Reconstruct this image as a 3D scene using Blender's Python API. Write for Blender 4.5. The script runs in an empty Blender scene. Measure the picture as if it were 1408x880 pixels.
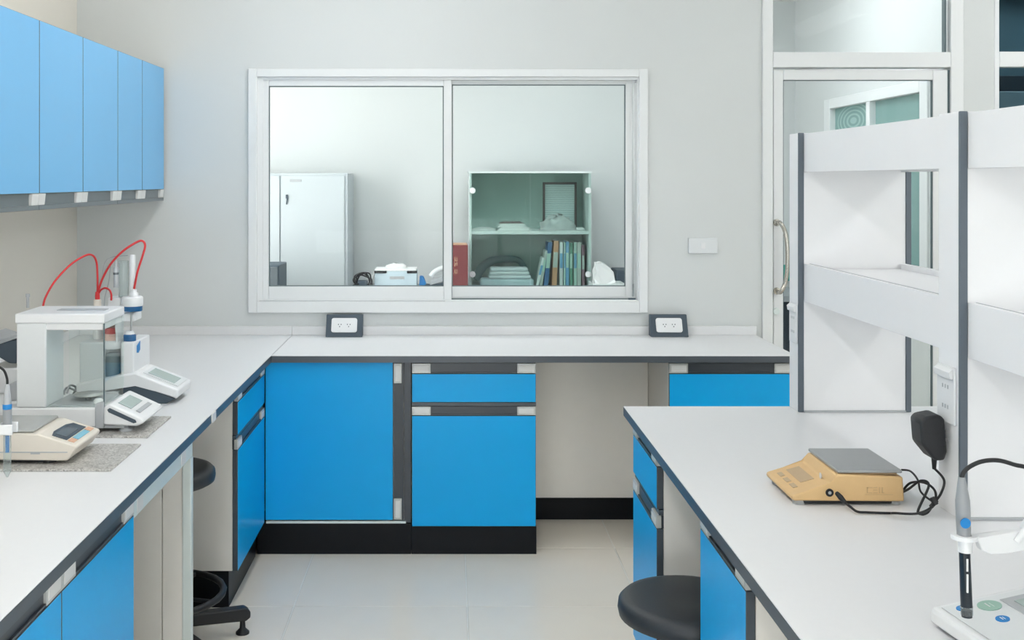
import bpy, bmesh, math, random
from mathutils import Vector, Matrix
random.seed(7)
S = bpy.context.scene
COL = S.collection

# ------------------------------------------------------------------ camera
FPX = 1500.0          # focal length in pixels of the 1408 x 880 frame
EYE = 1.5
cd = bpy.data.cameras.new('camera')
cam = bpy.data.objects.new('camera', cd)
COL.objects.link(cam)
cd.sensor_width = 36.0
cd.lens = 36.0 * FPX / 1408.0
cd.shift_x = (704 - 620) / 1408.0
cd.shift_y = -(440 - 247) / 1408.0
cd.clip_start = 0.05
cam.location = (0, 0, EYE)
cam.rotation_euler = (math.pi / 2, 0, 0)
S.camera = cam

# ------------------------------------------------------------------ world, view
w = bpy.data.worlds.new('world'); S.world = w; w.use_nodes = True
w.node_tree.nodes['Background'].inputs[0].default_value = (1.0, 0.985, 0.97, 1)      # even overcast sky outside the added fill windows
w.node_tree.nodes['Background'].inputs[1].default_value = 8.0
S.view_settings.view_transform = 'Standard'
S.view_settings.look = 'None'
S.view_settings.gamma = 1
S.view_settings.use_curve_mapping = False
S.view_settings.exposure = 0.24
LAMP_MAIN = 8.8        # emission of the ceiling panels in the laboratory
LAMP_NEXT = 9.2        # and in the room behind the window

# ------------------------------------------------------------------ materials
def lin(c):
    return c / 12.92 if c <= 0.04045 else ((c + 0.055) / 1.055) ** 2.4
def rgb(r, g, b):
    return (lin(r / 255), lin(g / 255), lin(b / 255), 1)
M = {}
def mat(name, col, rough=0.5, metal=0.0, var=0.04, scale=30.0, bump=0.0, bscale=200.0, coat=0.0, spec=0.5, emit=0.0, trans=0.0):
    m = bpy.data.materials.new(name); m.use_nodes = True
    nt = m.node_tree; N = nt.nodes; L = nt.links
    p = N['Principled BSDF']
    p.inputs['Roughness'].default_value = rough
    p.inputs['Metallic'].default_value = metal
    p.inputs['Specular IOR Level'].default_value = spec
    p.inputs['Coat Weight'].default_value = coat
    p.inputs['Transmission Weight'].default_value = trans
    c = rgb(*col)
    tc = N.new('ShaderNodeTexCoord')
    nz = N.new('ShaderNodeTexNoise'); nz.inputs['Scale'].default_value = scale; nz.inputs['Detail'].default_value = 4
    L.new(tc.outputs['Object'], nz.inputs['Vector'])
    mx = N.new('ShaderNodeMix'); mx.data_type = 'RGBA'
    mx.inputs[6].default_value = tuple(x * (1 - var) for x in c[:3]) + (1,)
    mx.inputs[7].default_value = tuple(min(1, x * (1 + var)) for x in c[:3]) + (1,)
    L.new(nz.outputs['Fac'], mx.inputs[0])
    L.new(mx.outputs[2], p.inputs['Base Color'])
    if bump:
        n2 = N.new('ShaderNodeTexNoise'); n2.inputs['Scale'].default_value = bscale
        L.new(tc.outputs['Object'], n2.inputs['Vector'])
        b = N.new('ShaderNodeBump'); b.inputs['Strength'].default_value = bump; b.inputs['Distance'].default_value = 0.002
        L.new(n2.outputs['Fac'], b.inputs['Height']); L.new(b.outputs['Normal'], p.inputs['Normal'])
    if emit:
        p.inputs['Emission Color'].default_value = c
        p.inputs['Emission Strength'].default_value = emit
    M[name] = m
    return m
def glass(name, tint, refl=1.0, haze=0.0):
    m = bpy.data.materials.new(name); m.use_nodes = True
    nt = m.node_tree; N = nt.nodes; L = nt.links
    N.remove(N['Principled BSDF'])
    t = N.new('ShaderNodeBsdfTransparent'); t.inputs[0].default_value = rgb(*tint)
    g = N.new('ShaderNodeBsdfGlossy'); g.inputs['Roughness'].default_value = 0.02
    f = N.new('ShaderNodeFresnel'); f.inputs['IOR'].default_value = 1.3
    mu = N.new('ShaderNodeMath'); mu.operation = 'MULTIPLY'; mu.inputs[1].default_value = refl
    L.new(f.outputs[0], mu.inputs[0])
    mx = N.new('ShaderNodeMixShader')
    L.new(mu.outputs[0], mx.inputs[0]); L.new(t.outputs[0], mx.inputs[1]); L.new(g.outputs[0], mx.inputs[2])
    last = mx
    if haze:
        d = N.new('ShaderNodeBsdfDiffuse'); d.inputs[0].default_value = rgb(*tint)
        m2 = N.new('ShaderNodeMixShader'); m2.inputs[0].default_value = haze
        L.new(mx.outputs[0], m2.inputs[1]); L.new(d.outputs[0], m2.inputs[2]); last = m2
    L.new(last.outputs[0], N['Material Output'].inputs[0])
    M[name] = m
def speckle(name, cols, scale, rough=0.3):
    m = bpy.data.materials.new(name); m.use_nodes = True
    nt = m.node_tree; N = nt.nodes; L = nt.links; p = N['Principled BSDF']
    p.inputs['Roughness'].default_value = rough
    tc = N.new('ShaderNodeTexCoord')
    v = N.new('ShaderNodeTexVoronoi'); v.inputs['Scale'].default_value = scale
    n = N.new('ShaderNodeTexNoise'); n.inputs['Scale'].default_value = scale * 0.35; n.inputs['Detail'].default_value = 5
    L.new(tc.outputs['Object'], v.inputs['Vector']); L.new(tc.outputs['Object'], n.inputs['Vector'])
    mth = N.new('ShaderNodeMix'); mth.data_type = 'FLOAT'; mth.inputs[0].default_value = 0.55
    sp = N.new('ShaderNodeSeparateColor'); L.new(v.outputs['Color'], sp.inputs[0])
    L.new(sp.outputs[0], mth.inputs[2]); L.new(n.outputs['Fac'], mth.inputs[3])
    r = N.new('ShaderNodeValToRGB')
    el = r.color_ramp.elements
    el[0].position = 0.2; el[0].color = rgb(*cols[0]); el[1].position = 0.8; el[1].color = rgb(*cols[2])
    e = el.new(0.5); e.color = rgb(*cols[1])
    L.new(mth.outputs[0], r.inputs[0]); L.new(r.outputs[0], p.inputs['Base Color'])
    M[name] = m
def print_lines(name, paper, ink, scale, axis='Z'):
    m = bpy.data.materials.new(name); m.use_nodes = True
    nt = m.node_tree; N = nt.nodes; L = nt.links; p = N['Principled BSDF']
    p.inputs['Roughness'].default_value = 0.7
    tc = N.new('ShaderNodeTexCoord')
    wv = N.new('ShaderNodeTexWave'); wv.bands_direction = axis; wv.inputs['Scale'].default_value = scale; wv.inputs['Distortion'].default_value = 1.2
    L.new(tc.outputs['Object'], wv.inputs['Vector'])
    r = N.new('ShaderNodeValToRGB')
    r.color_ramp.elements[0].position = 0.15; r.color_ramp.elements[0].color = rgb(*ink)
    r.color_ramp.elements[1].position = 0.4; r.color_ramp.elements[1].color = rgb(*paper)
    L.new(wv.outputs['Fac'], r.inputs[0]); L.new(r.outputs[0], p.inputs['Base Color'])
    M[name] = m

mat('wall_paint', (214, 218, 218), 0.75, var=0.015, scale=4, bump=0.05, bscale=300)
mat('wall_cream', (226, 222, 213), 0.75, var=0.015, scale=4, bump=0.05, bscale=300)
mat('ceiling_paint', (240, 240, 238), 0.8, var=0.01, scale=3)
mat('white_frame', (230, 233, 234), 0.4, var=0.01)
mat('tile', (240, 233, 221), 0.26, var=0.03, scale=6)
mat('grout', (226, 224, 216), 0.8, var=0.05)
mat('laminate', (229, 230, 232), 0.38, var=0.012, scale=60)
mat('dark_edge', (74, 82, 90), 0.35, var=0.08)
mat('trim_grey', (92, 102, 112), 0.4, var=0.05)
mat('blue', (0, 174, 244), 0.34, var=0.03, scale=14, spec=0.3)
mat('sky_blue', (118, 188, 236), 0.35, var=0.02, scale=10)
mat('beige_panel', (238, 235, 229), 0.55, var=0.02, scale=20)
mat('black_plinth', (8, 12, 18), 0.4, var=0.2, scale=25, spec=0.2)
mat('rail', (58, 65, 73), 0.35, var=0.06)
mat('rail_grey', (120, 128, 132), 0.35, 0.3, var=0.05)
mat('bracket', (196, 198, 196), 0.35, 0.2, var=0.04)
mat('bracket_pad', (226, 226, 224), 0.4, var=0.02)
mat('pale_steel', (220, 230, 228), 0.4, 0.1, var=0.03)
mat('column_white', (240, 241, 243), 0.45, var=0.01, scale=20)
mat('plastic_white', (232, 234, 236), 0.35, var=0.01)
mat('plastic_offwhite', (222, 226, 228), 0.4, var=0.01)
mat('plastic_grey', (176, 180, 184), 0.4, var=0.03)
mat('cream', (225, 218, 207), 0.42, var=0.03, scale=25)
mat('ochre', (224, 188, 136), 0.5, var=0.06, scale=35, bump=0.15, bscale=600)
mat('ochre_dark', (190, 162, 126), 0.4, var=0.06, scale=45)
mat('ochre_faint', (208, 174, 128), 0.45, var=0.05)
mat('steel', (168, 171, 172), 0.34, 0.4, var=0.04, scale=60)
mat('steel_pan', (180, 182, 181), 0.38, 0.35, var=0.06, scale=30)
mat('chrome', (190, 186, 178), 0.22, 0.9, var=0.03)
mat('slate', (66, 80, 92), 0.5, var=0.06)
mat('black_rubber', (22, 24, 28), 0.5, var=0.15, scale=40)
mat('black_vinyl', (44, 48, 53), 0.45, var=0.1, scale=60, bump=0.2, bscale=350)
mat('black_plastic', (28, 30, 34), 0.45, var=0.15, scale=80, bump=0.2, bscale=500)
mat('lcd', (172, 188, 184), 0.15, var=0.06, scale=60)
mat('lcd_dark', (96, 104, 110), 0.15, var=0.06, scale=60)
mat('deep_blue', (22, 88, 138), 0.35, var=0.05)
mat('label_blue', (20, 128, 200), 0.4, var=0.05)
mat('key_blue', (128, 190, 212), 0.4, var=0.05)
mat('key_peach', (226, 180, 150), 0.4, var=0.05)
mat('key_green', (150, 186, 172), 0.4, var=0.05)
mat('red_tube', (214, 52, 56), 0.4, var=0.05)
mat('red_band', (205, 82, 78), 0.45, var=0.05)
mat('peach', (236, 196, 182), 0.35, var=0.03)
mat('solution', (165, 180, 184), 0.15, var=0.08)
mat('electrode_grey', (148, 152, 156), 0.4, var=0.04)
mat('electrode_dark', (26, 36, 46), 0.3, var=0.2, scale=60)
mat('maroon', (122, 48, 52), 0.55, var=0.1, scale=30)
mat('tan_paper', (200, 160, 130), 0.7, var=0.1)
mat('paper', (236, 238, 238), 0.7, var=0.02)
mat('cloth_white', (228, 234, 238), 0.85, var=0.05, scale=80, bump=0.5, bscale=150)
mat('cloth_pale', (196, 214, 222), 0.85, var=0.05, scale=80, bump=0.5, bscale=150)
mat('cloth_dark', (96, 122, 126), 0.85, var=0.12, scale=60, bump=0.5, bscale=150)
mat('cabinet_back', (190, 214, 208), 0.5, var=0.05, scale=6)
mat('cabinet_pale', (222, 230, 229), 0.4, var=0.02)
mat('locker', (190, 198, 202), 0.4, var=0.01)
mat('table_grey', (150, 156, 160), 0.5, var=0.05)
mat('wood_frame', (96, 84, 82), 0.5, var=0.15, scale=60)
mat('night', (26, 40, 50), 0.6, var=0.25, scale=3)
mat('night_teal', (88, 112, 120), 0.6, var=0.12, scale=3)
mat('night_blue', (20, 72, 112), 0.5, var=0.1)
mat('grey_sill', (168, 178, 182), 0.5, var=0.06)
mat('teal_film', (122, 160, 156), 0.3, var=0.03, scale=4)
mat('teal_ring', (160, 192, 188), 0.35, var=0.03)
mat('teal_card', (70, 172, 158), 0.5, var=0.05)
mat('gasket', (88, 104, 108), 0.5, var=0.05)
mat('lamp_panel', (255, 255, 255), 0.5, var=0.0, emit=LAMP_MAIN)
mat('corridor_fill_panel', (235, 248, 255), 0.5, var=0.0, emit=10.0)  # glow of the added corridor fill light
mat('lamp_panel_next', (250, 253, 255), 0.5, var=0.0, emit=LAMP_NEXT)
for n_, c_ in [('book_white', (222, 228, 226)), ('book_blue', (70, 112, 158)), ('book_orange', (206, 156, 122)), ('book_mint', (182, 212, 200)),
               ('book_sky', (120, 170, 206)), ('book_green', (96, 150, 128)), ('book_grey', (188, 196, 190)), ('book_mauve', (150, 116, 128)), ('book_navy', (58, 84, 120))]:
    mat(n_, c_, 0.6, var=0.06, scale=60)
glass('window_glass', (252, 254, 254), 0.15)
glass('cabinet_glass', (243, 250, 248), 0.3, 0.01)
glass('clear_plastic', (236, 242, 242), 0.6, 0.12)
glass('shield_glass', (253, 255, 254), 0.15, 0.0)
glass('bag_film', (250, 253, 253), 0.8, 0.5)
glass('night_glass', (200, 215, 220), 0.5)
speckle('granite', ((128, 126, 122), (186, 184, 180), (214, 212, 208)), 260)
print_lines('certificate_print', (216, 228, 228), (160, 180, 184), 26)
print_lines('white_text', (30, 40, 50), (200, 208, 212), 60)

# ------------------------------------------------------------------ mesh helpers (world coordinates)
class MB:
    def __init__(self): self.bm = bmesh.new(); self.T = Matrix.Identity(4)
    def _add(self, verts, faces, mi=0, smooth=False):
        vs = [self.bm.verts.new(self.T @ Vector(v)) for v in verts]
        out = []
        for f in faces:
            try: fc = self.bm.faces.new([vs[i] for i in f])
            except ValueError: continue
            fc.material_index = mi; fc.smooth = smooth; out.append(fc)
        return out
    def box(self, x0, x1, y0, y1, z0, z1, bev=0.0, mi=0, seg=2):
        v = [(x, y, z) for x in (x0, x1) for y in (y0, y1) for z in (z0, z1)]
        f = [(0, 1, 3, 2), (4, 6, 7, 5), (0, 4, 5, 1), (2, 3, 7, 6), (0, 2, 6, 4), (1, 5, 7, 3)]
        fs = self._add(v, f, mi)
        if bev: self._bev(fs, bev, seg)
        return self
    def _bev(self, fs, bev, seg):
        es = list({e for f in fs for e in f.edges})
        r = bmesh.ops.bevel(self.bm, geom=es, offset=bev, segments=seg, affect='EDGES', profile=0.5, clamp_overlap=True)
        for f in r['faces']: f.smooth = True
    def prism(self, pts, axis, a, b, bev=0.0, mi=0, seg=2):
        # pts: 2D outline; axis 'y' -> (x, z), 'x' -> (y, z), 'z' -> (x, y)
        def P(p, t):
            return {'y': (p[0], t, p[1]), 'x': (t, p[0], p[1]), 'z': (p[0], p[1], t)}[axis]
        n = len(pts)
        v = [P(p, a) for p in pts] + [P(p, b) for p in pts]
        f = [tuple(range(n)), tuple(range(2 * n - 1, n - 1, -1))] + [(i, i + n, (i + 1) % n + n, (i + 1) % n) for i in range(n)]
        fs = self._add(v, f, mi)
        if bev: self._bev(fs, bev, seg)
        return self
    def lathe(self, prof, c, axis='z', n=24, mi=0, smooth=True):
        # prof: (radius, height) bottom to top
        V = []; F = []
        def P(r, h, t):
            a, b = r * math.cos(t), r * math.sin(t)
            return {'z': (c[0] + a, c[1] + b, c[2] + h), 'y': (c[0] + a, c[1] + h, c[2] + b), 'x': (c[0] + h, c[1] + a, c[2] + b)}[axis]
        for r, h in prof:
            for k in range(n): V.append(P(max(r, 1e-5), h, 2 * math.pi * k / n))
        for i in range(len(prof) - 1):
            for k in range(n):
                F.append((i * n + k, i * n + (k + 1) % n, (i + 1) * n + (k + 1) % n, (i + 1) * n + k))
        fs = self._add(V, F, mi, smooth)
        self._add([V[k] for k in range(n)], [tuple(range(n))], mi)
        m = (len(prof) - 1) * n
        self._add([V[m + k] for k in range(n)], [tuple(range(n))], mi)
        return self
    def tube(self, pts, r, n=8, mi=0, spline=True, sub=8, closed=False):
        P = [Vector(p) for p in pts]
        R = r if isinstance(r, (list, tuple)) else [r] * len(P)
        if spline and len(P) > 2:
            Q = []; RR = []; m = len(P)
            last = m if closed else m - 1
            for i in range(last):
                g = (lambda k: P[k % m]) if closed else (lambda k: P[min(max(k, 0), m - 1)])
                p0, p1, p2, p3 = g(i - 1), g(i), g(i + 1), g(i + 2)
                for s in range(sub):
                    t = s / sub
                    Q.append(0.5 * ((2 * p1) + (-p0 + p2) * t + (2 * p0 - 5 * p1 + 4 * p2 - p3) * t * t + (-p0 + 3 * p1 - 3 * p2 + p3) * t ** 3))
                    RR.append(R[i] * (1 - t) + R[(i + 1) % m] * t)
            if not closed: Q.append(P[-1]); RR.append(R[-1])
            P, R = Q, RR
        V = []; F = []; up = None
        m = len(P)
        for i, p in enumerate(P):
            d = (P[(i + 1) % m] - P[i - 1]) if closed else (P[min(i + 1, m - 1)] - P[max(i - 1, 0)])
            d.normalize()
            if up is None:
                up = Vector((0, 0, 1)) if abs(d.z) < 0.9 else Vector((1, 0, 0))
            s = d.cross(up)
            if s.length < 1e-4: s = d.cross(Vector((1, 0.3, 0.1)))
            s.normalize(); up = s.cross(d).normalized()
            for k in range(n):
                a = 2 * math.pi * k / n
                V.append(p + (s * math.cos(a) + up * math.sin(a)) * R[i])
        for i in range(m if closed else m - 1):
            j = (i + 1) % m
            for k in range(n): F.append((i * n + k, i * n + (k + 1) % n, j * n + (k + 1) % n, j * n + k))
        self._add(V, F, mi, True)
        if not closed:
            self._add(V[:n], [tuple(range(n))], mi); self._add(V[-n:], [tuple(range(n))], mi)
        return self
    def quad(self, a, b, c, d, t=0.0, mi=0):
        a, b, c, d = map(Vector, (a, b, c, d))
        if t:
            nn = (b - a).cross(d - a).normalized() * t
            v = [a, b, c, d, a + nn, b + nn, c + nn, d + nn]
            self._add(v, [(3, 2, 1, 0), (4, 5, 6, 7), (0, 1, 5, 4), (1, 2, 6, 5), (2, 3, 7, 6), (3, 0, 4, 7)], mi)
        else: self._add([a, b, c, d], [(0, 1, 2, 3)], mi)
        return self
    def disc(self, c, u, v, ru, rv, t, mi=0, n=24):
        c, u, v = Vector(c), Vector(u).normalized(), Vector(v).normalized(); nn = u.cross(v).normalized() * t
        V = [c + u * ru * math.cos(2 * math.pi * k / n) + v * rv * math.sin(2 * math.pi * k / n) for k in range(n)]
        V2 = [p + nn for p in V]
        self._add(V + V2, [tuple(range(n - 1, -1, -1)), tuple(range(n, 2 * n))] + [(k, (k + 1) % n, (k + 1) % n + n, k + n) for k in range(n)], mi)
        return self
    def ring(self, c, u, v, r0u, r0v, r1u, r1v, t, mi=0, n=32):
        c, u, v = Vector(c), Vector(u).normalized(), Vector(v).normalized(); nn = u.cross(v).normalized() * t
        def L(ru, rv, o): return [c + o + u * ru * math.cos(2 * math.pi * k / n) + v * rv * math.sin(2 * math.pi * k / n) for k in range(n)]
        V = L(r0u, r0v, nn * 0) + L(r1u, r1v, nn * 0) + L(r0u, r0v, nn) + L(r1u, r1v, nn)
        F = []
        for k in range(n):
            j = (k + 1) % n
            F += [(k, j, n + j, n + k), (2 * n + k, 3 * n + k, 3 * n + j, 2 * n + j), (n + k, n + j, 3 * n + j, 3 * n + k), (k, 2 * n + k, 2 * n + j, j)]
        self._add(V, F, mi); return self

WL = {}
def obj(name, mb, m, parent=None, at=None):
    bm = mb.bm
    bmesh.ops.recalc_face_normals(bm, faces=bm.faces)
    lo = [min(v.co[i] for v in bm.verts) for i in range(3)]; hi = [max(v.co[i] for v in bm.verts) for i in range(3)]
    c = Vector(at) if at else Vector(((lo[0] + hi[0]) / 2, (lo[1] + hi[1]) / 2, lo[2]))
    bmesh.ops.translate(bm, verts=bm.verts, vec=-c)
    me = bpy.data.meshes.new(name); bm.to_mesh(me); bm.free()
    for x in (m if isinstance(m, (list, tuple)) else [m]): me.materials.append(M[x])
    o = bpy.data.objects.new(name, me); COL.objects.link(o)
    if parent: o.parent = parent; o.location = c - WL[parent]
    else: o.location = c
    WL[o] = c
    return o
def tag(o, label, cat, group=None):
    o['label'] = label; o['category'] = cat
    if group: o['group'] = group
    return o
def thing(name, label, cat, loc, group=None):
    o = bpy.data.objects.new(name, None); COL.objects.link(o)
    o.empty_display_size = 0.05
    o.location = loc; WL[o] = Vector(loc)
    return tag(o, label, cat, group)
def struct(o, ): o['kind'] = 'structure'; return o
def sempty(name, loc=(0, 0, 0)):
    o = bpy.data.objects.new(name, None); COL.objects.link(o); o.location = loc; WL[o] = Vector(loc); o['kind'] = 'structure'; return o
def copy_tree(o, parent=None, loc=None):
    c = o.copy(); COL.objects.link(c)
    if parent: c.parent = parent
    if loc is not None: c.location = loc
    WL[c] = Vector(c.location) + (WL[parent] if parent else Vector())
    for ch in list(o.children): copy_tree(ch, c)
    return c
def wx(px, Y): return (px - 620) * Y / FPX      # real X of a picture column at depth Y
def wz(py, Y): return EYE - (py - 247) * Y / FPX
def W(px, py, Y): return (wx(px, Y), Y, wz(py, Y))

# ------------------------------------------------------------------ room
XL, XR, YB, YF, ZC = -1.69, 4.3, 4.93, -2.2, 2.7
YW2 = 5.05           # far side of the partition
FAR, XL2, XR2 = 7.35, -2.6, 2.32
WX0, WX1, WZ0, WZ1 = -0.878, 0.852, 0.947, 1.967        # window opening
DX0, DX1, DZ1 = 1.405, 2.312, 2.62                       # door opening
NX0, NX1, NZ0, NZ1 = 2.455, 3.9, 1.0, 2.62               # dark window opening
b = MB()
for (x0, x1, z0, z1) in [(XL - .1, WX0, 0, ZC), (WX0, WX1, 0, WZ0), (WX0, WX1, WZ1, ZC), (WX1, DX0, 0, ZC), (DX0, DX1, DZ1, ZC), (DX1, NX0, 0, ZC), (NX0, NX1, 0, NZ0), (NX0, NX1, NZ1, ZC), (NX1, XR + .1, 0, ZC)]:
    b.box(x0, x1, YB, YW2, z0, z1)
struct(obj('wall_back', b, 'wall_paint'))
struct(obj('wall_left', MB().box(XL - .1, XL, YF, YB, 0, ZC), 'wall_cream'))
# right and front walls with unseen windows added as fill light (behind and beside the viewer)
RY0, RY1, RZ0, RZ1 = -1.6, -0.1, 0.95, 2.45
b = MB()
for (y0, y1, z0, z1) in [(YF, RY0, 0, ZC), (RY0, RY1, 0, RZ0), (RY0, RY1, RZ1, ZC), (RY1, YB, 0, ZC)]: b.box(XR, XR + .1, y0, y1, z0, z1)
struct(obj('wall_right', b, 'wall_paint'))
FX0, FX1, FZ0, FZ1 = -1.55, 1.6, 0.06, 0.98
b = MB()
for (x0, x1, z0, z1) in [(XL - .1, FX0, 0, ZC), (FX0, FX1, 0, FZ0), (FX0, FX1, FZ1, ZC), (FX1, XR + .1, 0, ZC)]: b.box(x0, x1, YF - .1, YF, z0, z1)
struct(obj('wall_front', b, 'wall_paint'))
struct(obj('ceiling', MB().box(XL - 1.1, 5.5, YB, FAR + .1, ZC, ZC + .1).box(XL - .1, XR + .1, YF - .1, YB, ZC, ZC + .1), 'ceiling_paint'))
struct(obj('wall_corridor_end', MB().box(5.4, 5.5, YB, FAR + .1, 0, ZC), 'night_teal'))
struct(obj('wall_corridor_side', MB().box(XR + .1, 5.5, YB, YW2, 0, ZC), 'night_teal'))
def fill_window(name, along, fixed, a0, a1, z0, z1, n):
    wv = sempty(name, ((a0 + a1) / 2, fixed, z0) if along == 'x' else (fixed, (a0 + a1) / 2, z0))
    def bb(b, p, q, za, zb_, d0, d1):
        if along == 'x': b.box(p, q, fixed - d1, fixed - d0, za, zb_, .003)
        else: b.box(fixed + d0, fixed + d1, p, q, za, zb_, .003)
    b = MB()
    bb(b, a0, a0 + .05, z0, z1, 0, .08); bb(b, a1 - .05, a1, z0, z1, 0, .08)
    bb(b, a0 + .05, a1 - .05, z0, z0 + .05, 0, .08); bb(b, a0 + .05, a1 - .05, z1 - .05, z1, 0, .08)
    w_ = (a1 - a0) / n
    for k in range(1, n): bb(b, a0 + k * w_ - .025, a0 + k * w_ + .025, z0 + .05, z1 - .05, 0, .08)
    obj('outer_frame', b, 'white_frame', wv)
    for k in range(n):
        g = MB(); bb(g, a0 + k * w_ + .025, a0 + (k + 1) * w_ - .025, z0 + .05, z1 - .05, .037, .043)
        obj('pane', g, 'window_glass', wv)
    ld = bpy.data.lights.new('fill_portal', 'AREA'); ld.shape = 'RECTANGLE'; ld.size = a1 - a0 - .1; ld.size_y = z1 - z0 - .1
    ld.cycles.is_portal = True
    lo = bpy.data.objects.new('fill_portal', ld); COL.objects.link(lo); lo.parent = wv
    lo.location = (0, -.01, (z1 - z0) / 2) if along == 'x' else (.01, 0, (z1 - z0) / 2)
    lo.rotation_euler = (math.pi / 2, 0, math.pi) if along == 'x' else (math.pi / 2, 0, math.pi / 2)
fill_window('fill_window_right', 'y', XR, RY0, RY1, RZ0, RZ1, 2)  # added window, fills the room with light from the right
fill_window('fill_window_front', 'x', YF, FX0, FX1, FZ0, FZ1, 3)  # low window added to fill the spaces under the benches with light
fl = sempty('floor', (0, 0, 0))
obj('grout_bed', MB().box(XL - 1.1, 5.5, YF - .1, FAR + .1, -0.1, -0.0015), 'grout', fl)
TP = 0.609; tile0 = None
tx = [-0.552 + TP * k for k in range(-4, 9)]; ty = [3.833 + TP * k for k in range(-7, 6)]
for x in tx:
    for y in ty:
        if x + TP > XR or y + TP > FAR + .3 or x < XL - 1.1: continue
        if tile0 is None:
            tile0 = obj('tile', MB().box(x + .0022, x + TP - .0022, y + .0022, y + TP - .0022, -0.012, 0.0, 0.0012, seg=1), 'tile', fl)
            tloc = Vector((x, y, 0)); t0l = Vector(tile0.location)
        else:
            c = tile0.copy(); COL.objects.link(c); c.parent = fl; c.location = t0l + Vector((x, y, 0)) - tloc
# room behind the partition
W2 = MB().box(XL2, 5.2, FAR, FAR + .1, 0, ZC)
struct(obj('wall_far', W2, 'wall_paint'))
struct(obj('wall_far_left', MB().box(XL2 - .1, XL2, YW2, FAR, 0, ZC), 'wall_paint'))
b = MB()
PY0, PY1, PZ0, PZ1 = 5.30, 6.70, 1.02, 1.96
for (y0, y1, z0, z1) in [(YW2, PY0, 0, ZC), (PY0, PY1, 0, PZ0), (PY0, PY1, PZ1, ZC), (PY1, FAR, 0, ZC)]:
    b.box(XR2, XR2 + .08, y0, y1, z0, z1)
struct(obj('wall_far_right', b, 'wall_paint'))

# window in the partition : white sliding window
win = sempty('window_1', ((WX0 + WX1) / 2, YB, WZ0))
def frame_box(parent, name, x0, x1, z0, z1, y0, y1, m='white_frame', bev=0.003):
    return obj(name, MB().box(x0, x1, y0, y1, z0, z1, bev), m, parent)
a0, a1, az0, az1 = wx(342, YB), wx(890, YB), wz(429.5, YB), wz(95, YB)
b = MB()
b.box(a0, WX0 + .004, YB - .02, YB, az0, az1, .003).box(WX1 - .004, a1, YB - .02, YB, az0, az1, .003)
b.box(WX0 + .004, WX1 - .004, YB - .02, YB, WZ1 - .004, az1, .003).box(WX0 + .004, WX1 - .004, YB - .022, YB, az0, WZ0 + .004, .003)
obj('architrave', b, 'white_frame', win)
b = MB()      # fixed outer frame with its two tracks
fy0, fy1 = YB - .006, YB + .085
xL, xR = wx(353, YB), wx(879, YB); zt, zb = wz(106, YB), wz(415, YB)
b.box(xL, wx(362, YB), fy0, fy1, zb, zt, .002).box(wx(876, YB), xR, fy0, fy1, zb, zt, .002)
xi, xo = wx(362, YB), wx(876, YB)
b.box(xi, xo, fy0, fy1, wz(110, YB), zt, .002).box(xi, xo, fy0, fy1, zb, wz(412, YB), .002)
b.box(xi, xo, YB + .032, YB + .038, wz(113, YB), wz(110.2, YB)).box(xi, xo, YB + .032, YB + .038, wz(411.8, YB), wz(409, YB))
obj('outer_frame', b, 'white_frame', win)
obj('sash_shadow_strip', MB().box(wx(357, YB), wx(612, YB), fy0 - .0008, fy0 + .001, wz(414.2, YB), wz(413.3, YB)), 'plastic_grey', win)  # grey strip standing in for the shade under the left sash
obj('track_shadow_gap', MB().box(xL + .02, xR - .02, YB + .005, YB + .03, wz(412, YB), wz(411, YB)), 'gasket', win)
def sash(x0, x1, gx0, gx1, gz0, gz1, y0, y1, z0, z1):
    s = obj('sash', MB().box(x0, gx0, y0, y1, z0, z1, .003).box(gx1, x1, y0, y1, z0, z1, .003).box(gx0, gx1, y0, y1, gz1, z1, .002).box(gx0, gx1, y0, y1, z0, gz0, .002), 'white_frame', win)
    ym = (y0 + y1) / 2
    obj('pane', MB().box(gx0 - .004, gx1 + .004, ym - .003, ym + .003, gz0 - .004, gz1 + .004), 'window_glass', s)
    k = .0042
    g = MB()
    g.box(gx0, gx0 + k, y0 + .004, ym - .003, gz0, gz1).box(gx1 - k, gx1, y0 + .004, ym - .003, gz0, gz1).box(gx0, gx1, y0 + .004, ym - .003, gz0, gz0 + k).box(gx0, gx1, y0 + .004, ym - .003, gz1 - k, gz1)
    obj('gasket', g, 'gasket', s)
Y1 = YB + .012
sash(wx(360, Y1), wx(621, Y1), wx(370, Y1), wx(610, Y1), wz(393.5, Y1), wz(118.5, Y1), YB + .002, YB + .03, wz(412, Y1), wz(110, Y1))
Y2 = YB + .052
sash(wx(611, Y2), wx(869, Y2), wx(621.5, Y2), wx(859.5, Y2), wz(393.5, Y2), wz(116.5, Y2), YB + .04, YB + .068, wz(409, Y2), wz(111, Y2))
obj('latch', MB().box(wx(864, YB), wx(874, YB), YB - .004, YB + .012, wz(414, YB), wz(410, YB), .001), 'slate', win)

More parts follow.
